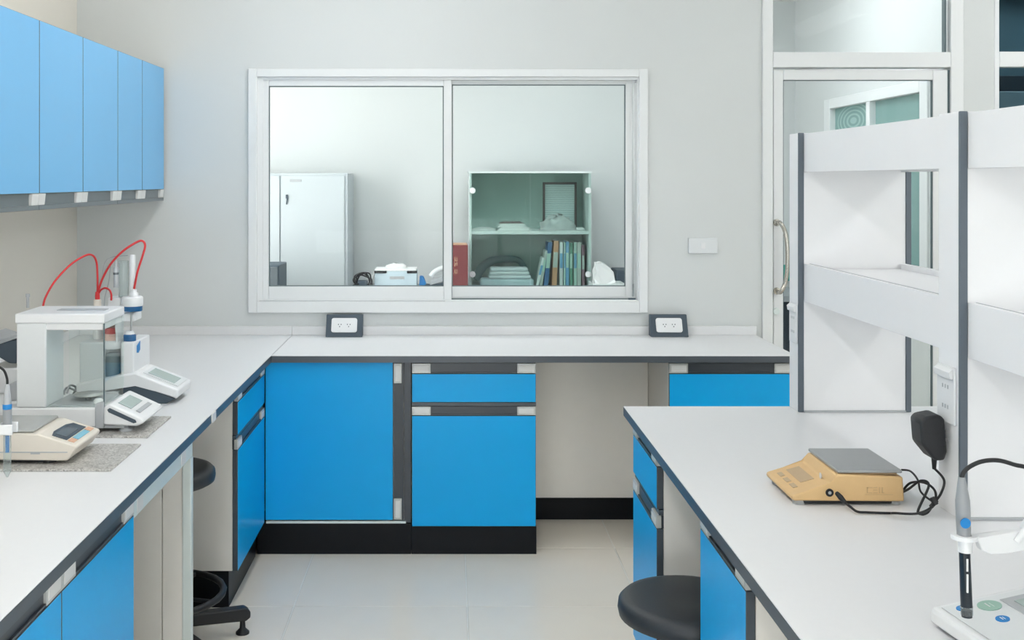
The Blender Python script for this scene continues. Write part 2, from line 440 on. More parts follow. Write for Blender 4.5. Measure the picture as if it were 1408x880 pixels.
# glazed door with a transom light above
dr = sempty('door_1', ((DX0 + DX1) / 2, YB, 0))
dy0, dy1 = YB - .012, YB + .07
f1 = wx(1062, YB); f2 = wx(1306, YB)
b = MB().box(DX0, f1, dy0, dy1, 0, DZ1, .003).box(f2, DX1, dy0, dy1, 0, DZ1, .003)
b.box(f1, f2, dy0, dy1, wz(93, YB), wz(72, YB), .003).box(f1, f2, dy0, dy1, DZ1 - .05, DZ1, .003)
obj('door_frame', b, 'white_frame', dr)
t = obj('transom', MB().box(f1, wx(1300, YB), YB + .02, YB + .026, wz(72, YB), DZ1 - .05), 'window_glass', dr)
obj('gasket', MB().box(wx(1299, YB), wx(1302, YB), YB + .005, YB + .03, wz(72, YB), DZ1 - .05), 'gasket', t)
l0, l1, lt = wx(1063.5, YB), wx(1303, YB), wz(96, YB)
g0, g1, gt, gb = wx(1077, YB), wx(1283, YB), wz(110, YB), 0.22
leaf = obj('door_leaf', MB().box(l0, g0, YB, YB + .04, .01, lt, .003).box(g1, l1, YB, YB + .04, .01, lt, .003).box(g0, g1, YB, YB + .04, gt, lt, .003).box(g0, g1, YB, YB + .04, .01, gb, .003), 'white_frame', dr)
obj('pane', MB().box(g0 - .004, g1 + .004, YB + .017, YB + .023, gb - .004, gt + .004), 'window_glass', leaf)
b = MB(); k = .005
b.box(g0, g0 + k * .6, YB + .004, YB + .017, gb, gt).box(g1 - k, g1, YB + .004, YB + .017, gb, gt).box(g0, g1, YB + .004, YB + .017, gt - k * .6, gt)
obj('gasket', b, 'gasket', leaf)
obj('gap_seal', MB().box(l1, f2, YB + .002, YB + .03, .01, lt), 'gasket', dr)
hx = wx(1069, YB)
hz = [wz(y, YB) for y in (306, 318, 336, 353, 370, 388, 400)]
hy = [YB - .055 - o for o in (0, .004, .007, .008, .007, .004, 0)]
hxx = [wx(x, YB) for x in (1068, 1074, 1076.5, 1077, 1076.5, 1074, 1068)]
b = MB().tube([(hx - .004, YB, hz[0])] + list(zip(hxx, hy, hz)) + [(hx - .004, YB, hz[-1])], .0095, n=12)
for z in (hz[0], hz[-1]): b.lathe([(.016, -.008), (.016, 0.0)], (hx - .004, YB, z), 'y')
obj('pull_handle', b, 'chrome', leaf)
obj('lock_cylinder', MB().lathe([(.014, -.012), (.016, 0)], (wx(1067, YB), YB, wz(428, YB)), 'y'), 'pale_steel', leaf)

# dark window right of the door
wn = sempty('window_2', ((NX0 + NX1) / 2, YB, NZ0))
b = MB().box(NX0, NX0 + .022, YB - .004, YB + .07, NZ0, NZ1, .003).box(NX1 - .04, NX1, YB - .004, YB + .07, NZ0, NZ1, .003)
for za, zc in ((wz(92, YB), wz(71, YB)), (NZ0, NZ0 + .05), (NZ1 - .05, NZ1)): b.box(NX0 + .022, NX1 - .04, YB - .004, YB + .07, za, zc, .003)
obj('outer_frame', b, 'white_frame', wn)
for z0, z1 in ((NZ0 + .05, wz(92, YB)), (wz(71, YB), NZ1 - .05)):
    obj('pane', MB().box(NX0 + .02, NX1 - .04, YB + .03, YB + .036, z0, z1), 'night_glass', wn)
# dim corridor behind it
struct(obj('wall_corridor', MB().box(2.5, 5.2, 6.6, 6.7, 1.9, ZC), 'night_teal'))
tag(obj('wall_board', MB().box(3.15, 5.0, 6.5, 6.6, 1.55, 2.12, .004), 'night'), 'dark board on the corridor wall behind the right-hand window', 'board')
tag(obj('corridor_curtain', MB().prism([(3.02 + .012 * k, 6.4 + (.015 if k % 2 else 0)) for k in range(9)] + [(3.116 - .012 * k, 6.43 + (.015 if k % 2 else 0)) for k in range(9)], 'z', 0.0, 2.35), 'night_blue'), 'narrow deep blue curtain strip behind the dark right-hand window', 'curtain')
tag(obj('corridor_shelf', MB().box(2.6, 4.6, 5.7, 6.1, 0.0, 1.962, .006).box(2.6, 4.6, 5.68, 6.1, 1.86, 1.872), 'grey_sill'), 'grey cabinet top low behind the dark right-hand window', 'cabinet')

# window with frosted panes in the right wall of the next room
w3 = sempty('window_3', (XR2, (PY0 + PY1) / 2, PZ0))
b = MB()
for (y0, y1, z0, z1) in [(PY0 - .03, PY0 + .06, PZ0 - .03, PZ1 + .03), (PY1 - .07, PY1 + .03, PZ0 - .03, PZ1 + .03), (6.0, 6.05, PZ0 + .03, PZ1 - .03), (PY0 + .06, PY1 - .07, PZ1 - .03, PZ1 + .03), (PY0 + .06, PY1 - .07, PZ0 - .03, PZ0 + .03)]:
    b.box(XR2 - .02, XR2 + .06, y0, y1, z0, z1, .004)
obj('outer_frame', b, 'white_frame', w3)
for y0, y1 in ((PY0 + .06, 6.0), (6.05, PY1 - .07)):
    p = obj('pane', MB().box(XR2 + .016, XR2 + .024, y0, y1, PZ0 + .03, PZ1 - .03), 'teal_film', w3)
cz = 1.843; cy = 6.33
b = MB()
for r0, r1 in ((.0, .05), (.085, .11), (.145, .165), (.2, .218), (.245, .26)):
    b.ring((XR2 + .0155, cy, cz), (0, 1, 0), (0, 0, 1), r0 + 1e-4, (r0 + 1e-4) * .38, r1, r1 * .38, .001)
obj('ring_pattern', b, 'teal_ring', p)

# ceiling lights : surface-mounted battens with a rounded diffuser
def troffer(x, y, mname, label, g):
    t = thing('ceiling_light', label, 'lamp', (x, y, ZC - .10), g)
    obj('housing', MB().box(x - .12, x + .12, y - .63, y + .63, ZC - .025, ZC, .004).box(x - .105, x + .105, y - .625, y - .605, ZC - .12, ZC - .026).box(x - .105, x + .105, y + .605, y + .625, ZC - .12, ZC - .026), 'white_frame', t)
    pr = [(x + .1 * math.cos(math.pi + math.pi * k / 10), ZC - .026 + .09 * math.sin(math.pi + math.pi * k / 10)) for k in range(11)]
    obj('diffuser', MB().prism(pr, 'y', y - .604, y + .604), mname, t)
side = {-0.42: 'left', 2.7: 'right'}
rows = [(3.95, 'nearest the window wall'), (2.2, 'second from the window wall'), (0.45, 'third from the window wall'), (-1.3, 'fourth and farthest from the window wall, behind the viewer')]
for x in (-0.42, 2.7):
    for y, w_ in rows:
        troffer(x, y, 'lamp_panel', 'white ceiling light, %s row, %s' % (side[x], w_), 'ceiling lights over the laboratory')
for x, w_ in ((-0.9, 'left'), (0.35, 'centre'), (1.6, 'right')):
    troffer(x, 5.68, 'lamp_panel_next', 'white ceiling light at the %s in the room behind the window' % w_, 'ceiling lights in the next room')
troffer(3.4, 5.8, 'corridor_fill_panel', 'added fill light in the corridor behind the dark window', None)  # light added to lift the black behind the right-hand window

# ------------------------------------------------------------------ bench tops
def worktop(name, label, boxes, edges, loc, splash=None):
    t = thing('worktop', label, 'worktop', loc)
    b = MB()
    for (x0, x1, y0, y1) in boxes: b.box(x0, x1, y0, y1, .797, .8, .0012, seg=1)
    obj('top_sheet', b, 'laminate', t)
    b = MB()
    for (x0, x1, y0, y1) in boxes: b.box(x0, x1, y0, y1, .772, .797)
    obj('edge_band', b, 'dark_edge', t)
    return t
BX = -0.715          # front edge of the left bench
LB = worktop('bench_top', 'long white laboratory worktop with dark edge along the left wall', [(XL, BX - .0008, -0.6, YB - .002)], None, ((XL + BX) / 2, 2.1, .772))
BB = worktop('bench_top', 'white laboratory worktop with dark edge under the sliding window', [(BX + .0008, 1.375, 4.339, YB - .002)], None, (.33, 4.63, .772))
obj('backsplash', MB().box(BX + .001, 1.375, YB - .022, YB - .003, .8, .84, .002), 'laminate', BB)
obj('backsplash', MB().box(XL + .002, XL + .02, -0.6, YB - .023, .8, .84, .002), 'laminate', LB)
obj('backsplash', MB().box(XL + .002, BX, YB - .022, YB - .003, .8, .84, .002), 'laminate', LB)
IB = worktop('bench_top', 'white island worktop with dark edge carrying the tall shelf unit', [(.533, 1.9, -0.4, 3.37)], None, (1.2, 1.5, .772))
obj('support_panel', MB().box(1.3, 1.33, -.3, 3.28, 0, .772), 'beige_panel', IB)
obj('support_panel', MB().box(.62, 1.299, -.3, -.27, 0, .772), 'beige_panel', IB)
obj('joint_cover', MB().box(BX - .004, BX + .003, 3.26, 3.31, .772, .7995, .001), 'bracket_pad', LB)

# ------------------------------------------------------------------ base cabinets
ZR1, ZD1, ZR2, ZD2 = (.724, .764), (.608, .722), (.556, .590), (.11, .554)
def frame_for(facing, plane, start):
    # local: x along the width, y depth (0 = face, + into the cabinet), z up
    if facing == '-y': return Matrix(((1, 0, 0, start), (0, 1, 0, plane), (0, 0, 1, 0), (0, 0, 0, 1)))
    if facing == '+x': return Matrix(((0, -1, 0, plane), (1, 0, 0, start), (0, 0, 1, 0), (0, 0, 0, 1)))
    if facing == '-x': return Matrix(((0, 1, 0, plane), (1, 0, 0, start), (0, 0, 1, 0), (0, 0, 0, 1)))
def tb(T): b = MB(); b.T = T; return b
def front_panel(name, T, x0, x1, z0, z1, parent, face='blue'):
    b = tb(T); b.box(x0, x1, 0, .018, z0, z1, .0012, seg=1)
    n = (T.to_3x3() @ Vector((0, -1, 0))).normalized()
    b.bm.normal_update()
    bmesh.ops.recalc_face_normals(b.bm, faces=b.bm.faces)
    for f in b.bm.faces: f.material_index = 0 if f.normal.dot(n) > .9 else 1
    return obj(name, b, [face, 'dark_edge'], parent)
def hrail(T, x0, x1, z, parent, bw=.075):
    z0, z1 = z
    b = tb(T); b.box(x0 + bw * .9, x1 - bw * .9, .006, .03, z0 + .004, z1).box(x0, x1, .012, .03, z0, z1)
    b.box(x0 + bw * .9, x1 - bw * .9, .001, .018, z0, z0 + .005)
    r = obj('handle_rail', b, 'rail', parent)
    for a, c in ((x0, x0 + bw), (x1 - bw, x1)):
        o = obj('handle_bracket', tb(T).box(a, c, -.001, .014, z0, z1, .0015, seg=1), 'bracket', parent)
    for a, c in ((x0 + .008, x0 + bw - .006), (x1 - bw + .006, x1 - .008)):
        obj('bracket_insert', tb(T).box(a, c, -.0025, .0, z0 + .007, z1 - .007, .001, seg=1), 'bracket_pad', parent)
def cabinet(label, facing, plane, start, width, depth, kind, zb=.11, toe_in=0.0, side=0.0, loc=None, group=None):
    T = frame_for(facing, plane, start)
    root = thing('base_cabinet', label, 'cabinet', tuple(T @ Vector((width / 2, depth / 2, 0))), group)
    obj('carcass', tb(T).box(.001, width - .001, .019, depth, zb + .003, .772), 'beige_panel', root)
    obj('plinth', tb(T).box(side, width - side, toe_in, depth - .02, 0, zb), 'black_plinth', root)
    if kind == 'drawer_door':
        d = front_panel('drawer', T, .002, width - .002, *ZD1, root); hrail(T, .002, width - .002, ZR1, d)
        obj('divider', tb(T).box(.001, width - .001, .006, .0185, ZD1[0] - .016, ZD1[0] - .002), 'dark_edge', root)
        d = front_panel('door', T, .002, width - .002, zb + .001, ZD2[1], root); hrail(T, .002, width - .002, ZR2, d)
    elif kind == 'doors':
        n = 2
        for k in range(n):
            a, c = k * width / n + .0015, (k + 1) * width / n - .0015
            d = front_panel('door', T, a, c, zb + .001, ZD1[1], root); hrail(T, a, c, ZR1, d)
    elif kind == 'door':
        d = front_panel('door', T, .002, width - .002, zb + .001, ZD1[1], root); hrail(T, .002, width - .002, ZR1, d)
    return root, T
FY = 4.37
cabinet('blue drawer-over-door cabinet under the window, left of the knee space', '-y', FY, -.158, .5005, .54, 'drawer_door')
cabinet('blue cabinet under the back worktop, right of the knee space, partly behind the island', '-y', FY, .873, .5, .54, 'door')
# corner cabinet with a vertical handle
T = frame_for('-y', FY, 0)
cc = thing('corner_cabinet', 'blue corner cabinet with a single wide door and vertical side handle', 'cabinet', (-.45, 4.64, 0))
obj('carcass', MB().box(-.745, -.160, FY + .019, 4.9, .13, .772), 'beige_panel', cc)
obj('plinth', MB().box(-.775, -.160, FY, 4.89, 0, .122), 'black_plinth', cc)
obj('bottom_strip', MB().box(-.74, -.18, FY - .001, FY + .019, .123, .132), 'pale_steel', cc)
d = front_panel('door', T, -.744, -.232, .136, .768, cc)
obj('handle_rail', MB().box(-.230, -.190, FY + .010, FY + .03, .136, .768).box(-.196, -.190, FY + .001, FY + .012, .136, .768), 'rail', d)
for z0, z1 in ((.684, .764), (.138, .222)):
    obj('handle_bracket', MB().box(-.229, -.197, FY - .001, FY + .012, z0, z1, .0015, seg=1), 'bracket', d)
    obj('bracket_insert', MB().box(-.222, -.203, FY - .0025, FY, z0 + .008, z1 - .008, .001, seg=1), 'bracket_pad', d)
obj('side_post', MB().box(-.188, -.160, FY + .004, FY + .02, .125, .772), 'rail', cc)
# left bench
r, T = cabinet('blue drawer-over-door cabinet at the far end of the left bench by the corner', '+x', -.745, 3.81, .55, .6, 'drawer_door', zb=.13, toe_in=.034, side=.015)
cabinet('blue two-door cabinet in the left foreground under the left bench', '+x', -.735, 1.59, .94, .6, 'doors', zb=.11, toe_in=.03)
cabinet('blue two-door cabinet at the near end of the left bench, outside the picture edge', '+x', -.735, .645, .94, .6, 'doors', zb=.11, toe_in=.03)
ap = thing('leg_frame', 'pale steel apron and leg with beige panel beside the left knee space', 'frame', (-.9, 2.8, 0))
obj('apron', MB().box(-.757, -.737, 2.535, 3.112, .712, .7715, .001), 'pale_steel', ap)
for y in (2.56, 2.98): obj('apron_plate', MB().box(-.738, -.7355, y, y + .05, .716, .768, .001), 'bracket_pad', ap)
obj('post', MB().box(-.760, -.735, 3.085, 3.112, 0, .712, .002), 'pale_steel', ap)
obj('side_panel', MB().box(-.817, -.760, 3.09, 3.11, .0, .712, .001), 'beige_panel', ap)
obj('side_panel', MB().box(-1.4, -.819, 3.09, 3.11, .0, .712, .001), 'beige_panel', ap)
# knee space back panel under the window
kp = thing('knee_space_panel', 'beige back panel with black plinth in the knee space under the window', 'panel', (.61, 4.84, 0))
obj('panel', MB().box(.345, .871, 4.82, 4.84, .095, .772), 'beige_panel', kp)
obj('plinth', MB().box(.345, .871, 4.815, 4.845, 0, .094), 'black_plinth', kp)
# island
cabinet('blue drawer-over-door cabinet at the far corner of the island', '-x', .557, 2.95, .385, .5, 'drawer_door', zb=.11, toe_in=.03)
cabinet('blue single-door cabinet in front of the island stool', '-x', .557, 2.058, .380, .5, 'door', zb=.11, toe_in=.03)

# ------------------------------------------------------------------ wall cabinets
UX = -1.29
js = [4.905, 4.56, 4.225, 3.825, 3.42, 3.02, 2.62, 2.22]
names = ['light blue two-door wall cabinet at the far end, nearest the window', 'light blue two-door wall cabinet in the middle of the row', 'light blue two-door wall cabinet at the left picture edge']
for u, (i0, i1) in enumerate(((0, 2), (2, 4), (4, 6))):
    y1, y0 = js[i0], js[i1]
    t = thing('wall_cabinet', names[u], 'cabinet', (-1.49, (y0 + y1) / 2, 1.405))
    obj('carcass', MB().box(XL + .002, UX - .018, y0 + .001, y1 - .001, 1.408, 2.0), 'wall_cream', t)
    obj('bottom_rail', MB().box(UX - .06, UX - .001, y0 + .001, y1 - .001, 1.405, 1.42, .002).box(UX - .06, UX - .02, y0 + .001, y1 - .001, 1.42, 1.456), 'rail_grey', t)
    for k in range(i0, i1):
        T = frame_for('+x', UX, 0)
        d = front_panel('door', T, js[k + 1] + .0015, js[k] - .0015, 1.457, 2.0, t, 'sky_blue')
        obj('handle_rail', MB().box(UX - .05, UX - .012, js[k + 1] + .05, js[k] - .05, 1.42, 1.456), 'rail_grey', d)
        for a, c in ((js[k + 1] + .001, js[k + 1] + .055), (js[k] - .055, js[k] - .001)):
            obj('handle_bracket', MB().prism([(UX - .045, 1.456), (UX, 1.456), (UX - .004, 1.42), (UX - .045, 1.42)], 'y', a, c, .001, seg=1), 'bracket_pad', d)

# ------------------------------------------------------------------ shelf unit on the island
CX0, CX1 = 1.045, 1.385
su = thing('reagent_shelf', 'tall white two-tier shelf unit with grey corner trims on the island', 'shelf', (1.215, 2.3, .8))
cols = [(3.28, 3.37), (2.24, 2.34), (1.20, 1.30)]
for y0, y1 in cols:
    c = obj('column', MB().box(CX0 + .001, CX1 - .001, y0 + .003, y1, .8005, 1.64, .001, seg=1), 'column_white', su)
    for xa, xb in ((CX0, CX0 + .017), (CX1 - .017, CX1)):
        obj('corner_trim', MB().box(xa, xb, y0, y0 + .008, .8006, 1.641, .002), 'trim_grey', c)
    zt_ = 1.076
    obj('base_trim', MB().box(CX0 + .017, CX1 - .017, y0 - .002, y0 + .004, .8006, .806), 'plastic_grey', c)
for (ya, yb) in ((2.34, 3.28), (1.30, 2.24)):
    for z0, z1 in ((1.523, 1.638), (1.134, 1.247)):
        s = obj('shelf_board', MB().box(CX0 + .0335, CX1 - .0335, ya + .0005, yb - .0005, z1 - .03, z1 - .016), 'column_white', su)
        obj('front_rail', MB().box(CX0 + .0165, CX0 + .0335, ya + .0005, yb - .0005, z0, z1, .001, seg=1), 'column_white', s)
        obj('back_rail', MB().box(CX1 - .0335, CX1 - .0165, ya + .0005, yb - .0005, z0, z1, .001, seg=1), 'column_white', s)
        obj('rail_lip', MB().box(CX0 + .032, CX0 + .035, ya + .002, yb - .002, z1 - .002, z1 + .001), 'plastic_grey', s)
for y0, y1, zc in ((3.285, 3.355, 1.065), (2.255, 2.335, 1.05)):
    b = MB().box(CX0 - .005, CX0 + .0005, y0, y1, zc - .06, zc + .06, .002)
    p = obj('socket_plate', b, 'plastic_white', su)
    obj('socket_hood', MB().prism([(CX0 - .005, zc + .058), (CX0 - .014, zc + .05), (CX0 - .012, zc + .036), (CX0 - .005, zc + .036)], 'y', y0 + .004, y1 - .004, .001), 'plastic_white', p)
    b = MB()
    for dz in (.012, -.03):
        for dy in (-.012, .0, .012): b.box(CX0 - .0056, CX0 - .0048, (y0 + y1) / 2 + dy - .002, (y0 + y1) / 2 + dy + .002, zc + dz, zc + dz + .008)
    obj('socket_holes', b, 'plastic_grey', p)

# ------------------------------------------------------------------ wall plates and bench sockets
sp = thing('switch_plate', 'small white switch plate on the wall between window and door', 'switch', (wx(966, YB), YB, wz(348, YB)))
x0, x1, z0, z1 = wx(946, YB), wx(986, YB), wz(348.5, YB), wz(327, YB)
obj('plate', MB().box(x0, x1, YB - .012, YB - .0005, z0, z1, .003), 'plastic_offwhite', sp)
xm = (x0 + x1) / 2
obj('rocker', MB().prism([(YB - .011, z0 + .022), (YB - .014, z0 + .022), (YB - .018, z1 - .022), (YB - .011, z1 - .022)], 'x', xm - .01, xm + .01, .001), 'plastic_white', sp)
def bench_socket(px0, px1, label):
    Yb, Yt = YB - .085, YB - .04
    x0, x1 = wx(px0, Yb), wx(px1, Yb)
    t = thing('bench_socket', label, 'socket', ((x0 + x1) / 2, YB - .06, .8), 'dark power socket boxes on the back worktop')
    zt = .895
    obj('box', MB().prism([(YB - .023, .8005), (Yb, .8005), (Yt, zt), (YB - .023, zt)], 'x', x0, x1, .002), 'slate', t)
    n = Vector((0, -(zt - .8), -(Yb - Yt))).normalized(); up = Vector((0, Yt - Yb, zt - .8)).normalized()
    c = Vector(((x0 + x1) / 2, (Yb + Yt) / 2, .8 + (zt - .8) * .52))
    hw, hh = (x1 - x0) * .35, .033
    b = MB(); pts = []
    for (sx, sz, a0_) in ((1, 1, 0), (-1, 1, 90), (-1, -1, 180), (1, -1, 270)):
        for k in range(5):
            a = math.radians(a0_ + 22.5 * k); pts.append((sx * (hw - .01) + .01 * math.cos(a), sz * (hh - .01) + .01 * math.sin(a)))
    fr = [c + Vector((1, 0, 0)) * p[0] + up * p[1] for p in pts]
    nrm = Vector((0, up.z * -1, up.y)).normalized()
    m = len(fr); V = fr + [p + nrm * .005 for p in fr]
    b._add(V, [tuple(range(m)), tuple(range(m, 2 * m))] + [(k, (k + 1) % m, (k + 1) % m + m, k + m) for k in range(m)])
    pl = obj('socket_plate', b, 'plastic_white', t)
    b = MB()
    for dx in (-.02, .02):
        for ex, ez in ((-.006, .003), (.006, .003), (0, -.007)):
            q = c + Vector((dx + ex, 0, 0)) + up * ez + nrm * .0045
            b.disc(q, (1, 0, 0), up, .0022, .003, .001, n=8)
    obj('socket_holes', b, 'lcd_dark', pl)
bench_socket(447.5, 498, 'dark wedge-shaped power socket below the left half of the window')
bench_socket(895.5, 947, 'dark wedge-shaped power socket below the right end of the window')

# ------------------------------------------------------------------ stools
def stool(label, x, y, zs, rot):
    t = thing('stool', label, 'stool', (x, y, 0), 'round black laboratory stools')
    r = .17
    obj('seat', MB().lathe([(.05, -.052), (r - .012, -.05), (r - .003, -.045), (r, -.03), (r - .002, -.014), (r - .012, -.004), (r - .03, .0), (.05, -.004), (.001, -.004)], (x, y, zs), n=48), 'black_vinyl', t)
    obj('seat_pan', MB().lathe([(.03, -.075), (.11, -.07), (.115, -.052)], (x, y, zs), n=24), 'black_plastic', t)
    obj('gas_column', MB().lathe([(.026, .09), (.026, .28), (.016, .282), (.016, zs - .07)], (x, y, 0)), 'black_plastic', t)
    fr = obj('foot_ring', MB().tube([(x + .195 * math.cos(2 * math.pi * k / 24), y + .195 * math.sin(2 * math.pi * k / 24), .172) for k in range(24)], .011, n=8, spline=False, closed=True), 'black_rubber', t)
    b = MB()
    for k in range(4):
        a = rot + math.pi / 4 + k * math.pi / 2
        b.tube([(x + .02 * math.cos(a), y + .02 * math.sin(a), .165), (x + .195 * math.cos(a), y + .195 * math.sin(a), .172)], .007, spline=False)
    obj('ring_spoke', b, 'black_rubber', fr)
    obj('hub', MB().lathe([(.04, .055), (.045, .1), (.03, .115)], (x, y, 0)), 'black_plastic', t)
    for k in range(5):
        a = rot + k * 2 * math.pi / 5
        m = Matrix.Translation((x, y, 0)) @ Matrix.Rotation(a, 4, 'Z')
        b = MB(); b.T = m
        b.prism([(.03, .06), (.27, .045), (.285, .055), (.285, .075), (.27, .088), (.03, .098)], 'y', -.02, .02, .005)
        l = obj('leg', b, 'black_plastic', t)
        b = MB(); b.T = m
        b.lathe([(.022, 0), (.022, .006), (.01, .018), (.008, .05)], (.262, 0, 0), n=16)
        obj('glide', b, 'black_rubber', l)
stool('round black stool tucked under the island, seat low', .575, 2.64, .49, math.radians(-38))
stool('round black stool with foot ring tucked under the left bench', -.928, 3.5, .577, math.radians(24))

# ------------------------------------------------------------------ left bench instruments
def slab(label, y0, y1, x0, x1):
    t = tag(obj('granite_slab', MB().box(x0, x1, y0, y1, .8, .8055, .001, seg=1), 'granite'), label, 'slab', 'granite slabs under the balances')
slab('speckled granite slab under the cream balance', 2.615, 2.87, -1.24, -.815)
slab('speckled granite slab under the glass-sided balance', 2.955, 3.205, -1.30, -.822)
GZ = .8056

# analytical balance with draft shield
A0, A1 = 3.0, 3.19
ab = thing('analytical_balance', 'white glass-sided analytical balance on a granite slab on the left bench', 'balance', (-1.03, 3.095, GZ))
b = MB().prism([(-1.225, .822), (-.98, .822), (-.945, .826), (-.945, .872), (-1.225, .872)], 'y', A0, A1, .005)
obj('base', b, 'plastic_white', ab)
obj('base_band', MB().box(-1.222, -.9, A0 + .006, A1 - .006, .815, .823), 'plastic_grey', ab)
obj('rear_column', MB().box(-1.196, -1.114, A0 + .002, A1 - .05, .872, 1.105, .004), 'plastic_offwhite', ab)
hd = obj('top_housing', MB().box(-1.2, -.954, A0, A1, 1.104, 1.131, .004).box(-1.19, -.958, A0 + .006, A1 - .006, 1.085, 1.105, .003), 'plastic_white', ab)
obj('roof_slot', MB().box(-1.11, -.975, 3.07, 3.11, 1.1305, 1.133, .001), 'plastic_grey', hd)
obj('roof_handle', MB().lathe([(.004, 0), (.004, .03), (.006, .032), (.006, .04)], (wx(40, 3.15), 3.14, 1.131)), 'plastic_grey', hd)
for nm, bx in (('shield_pane', (-1.114, -.956, A0 + .004, A0 + .007, .873, 1.085)), ('shield_pane', (-1.114, -.956, A1 - .008, A1 - .005, .873, 1.085)), ('shield_pane', (-.957, -.954, A0 + .004, A1 - .004, .873, 1.104))):
    obj(nm, MB().box(*bx), 'shield_glass', ab)
obj('pane_edge', MB().box(-.9565, -.9535, A0 + .002, A0 + .006, .873, 1.104), 'gasket', ab)
obj('chamber_floor', MB().box(-1.11, -.965, A0 + .012, A1 - .012, .872, .876, .001), 'plastic_grey', ab)
obj('weighing_pan', MB().lathe([(.008, .0), (.008, .012), (.042, .013), (.043, .016), (.0, .016)], (-1.03, 3.1, .876), n=32), 'steel_pan', ab)
obj('shield_knob', MB().lathe([(.014, 0), (.014, .006), (.009, .012), (0.001, .013)], (-.985, 3.05, .876)), 'plastic_white', ab)
obj('clamp', MB().prism([(-.978, .816), (-.954, .816), (-.954, .89), (-.978, .884)], 'y', A0 - .006, A0 + .012, .004), 'plastic_grey', ab)
con = obj('console', MB().prism([(-.954, .826), (-.954, .876), (-.938, .885), (-.843, .842), (-.843, .832), (-.862, .822)], 'y', A0 - .004, A1, .006), 'plastic_white', ab)
def on_slope(p0, p1, s0, s1, y0, y1, t, off=0.0008, mi=0, b=None):
    # a thin plate on a sloped face running in x-z from p0 to p1
    b = b or MB(); p0 = Vector((p0[0], 0, p0[1])); p1 = Vector((p1[0], 0, p1[1])); d = p1 - p0
    n = Vector((-d.z, 0, d.x)).normalized()
    if n.z < 0: n = -n
    A = p0 + d * s0 + n * off; C = p0 + d * s1 + n * off
    b.quad((A.x, y0, A.z), (C.x, y0, C.z), (C.x, y1, C.z), (A.x, y1, A.z), t)
    return b
pa, pb = (-.938, .885), (-.843, .842)
obj('display', on_slope(pa, pb, .14, .52, 3.03, 3.14, .0012), 'lcd', con)
obj('keypad', on_slope(pa, pb, .66, .78, 3.03, 3.15, .0015), 'plastic_grey', con)
b = MB().prism([(-.944, .868), (-.937, .873), (-.866, .840), (-.863, .833), (-.872, .831), (-.94, .861)], 'y', A0 - .0055, A0 - .0035, .0008)
obj('side_inlay', b, 'slate', con)
for x, y in ((-1.2, 3.02), (-1.2, 3.17), (-.9, 3.02), (-.9, 3.17)):
    obj('foot', MB().lathe([(.017, 0), (.017, .006), (.008, .007), (.008, .018)], (x, y, GZ)), 'plastic_grey', ab)

# cream precision balance
P0, P1 = 2.66, 2.845
pb_ = thing('precision_balance', 'cream top-loading balance with square steel pan and dark display, left foreground', 'balance', (-1.05, 2.75, GZ))
def bx(px, py, Y=P0): return (wx(px, Y), wz(py, Y))
prof = [(-1.26, .818), bx(92, 634), bx(105, 616.5), bx(103, 613), bx(52, 597), (-1.26, bx(52, 597)[1])]
body = obj('housing', MB().prism(prof, 'y', P0, P1, .006), 'cream', pb_)
obj('seam_band', MB().prism([(-1.255, .834), (-.935, .834), (-.935, .8365), (-1.255, .8365)], 'y', P0 - .0006, P0 + .002), 'plastic_grey', body)
obj('name_mark', MB().box(wx(42, P0), wx(55, P0), P0 - .0008, P0 + .001, wz(624.5, P0), wz(622.5, P0)), 'plastic_grey', body)
obj('underside', MB().box(-1.24, -.97, P0 + .015, P1 - .015, .808, .819), 'black_plastic', pb_)
pan = obj('weighing_pan', MB().box(-1.235, -1.022, P0 + .012, P1 - .004, wz(594, P0 + .02), wz(594, P0 + .02) + .007, .003), 'steel_pan', pb_)
b = MB()
for x, y in ((-1.2, P0 + .03), (-1.05, P0 + .03), (-1.05, P1 - .03), (-1.2, P1 - .03)): b.lathe([(.008, 0), (.008, .012)], (x, y, .87))
obj('pan_support', b, 'plastic_white', pan)
pa, pb = bx(52, 597), bx(103, 613)
d = on_slope(pa, pb, .30, .30, 0, 0, 0) if False else None
b = MB()
def slope_poly(p0, p1, pts, t, off=.0006):
    p0 = Vector((p0[0], 0, p0[1])); p1 = Vector((p1[0], 0, p1[1])); d = p1 - p0
    n = Vector((-d.z, 0, d.x)).normalized()
    if n.z < 0: n = -n
    V = [p0 + d * s + Vector((0, y, 0)) + n * off for s, y in pts]; m = len(V)
    b = MB(); b._add(V + [v + n * t for v in V], [tuple(range(m)), tuple(range(m, 2 * m))] + [(k, (k + 1) % m, (k + 1) % m + m, k + m) for k in range(m)]); return b
ds = obj('display_bezel', slope_poly(pa, pb, [(.30, P0 + .02), (.22, P0 + .05), (.24, P0 + .13), (.34, P1 - .025), (.70, P1 - .025), (.70, P0 + .02)], .0015), 'slate', pb_)
obj('display', slope_poly(pa, pb, [(.33, P0 + .035), (.33, P0 + .12), (.62, P0 + .12), (.62, P0 + .035)], .001, .0022), 'lcd_dark', ds)
b = slope_poly(pa, pb, [(.74, P0 + .05), (.74, P1 - .05), (.9, P1 - .05), (.9, P0 + .05)], .0015)
obj('keypad', b, 'key_blue', pb_)
for y0, y1 in ((P0 + .018, P0 + .046), (P1 - .046, P1 - .018)):
    obj('key', slope_poly(pa, pb, [(.74, y0), (.74, y1), (.9, y1), (.9, y0)], .0015), 'key_peach', pb_)
for x, y in ((-1.2, P0 + .025), (-1.2, P1 - .025), (-.99, P0 + .025), (-.99, P1 - .025)):
    obj('foot', MB().lathe([(.014, 0), (.014, .004), (.01, .014)], (x, y, GZ)), 'black_rubber', pb_)

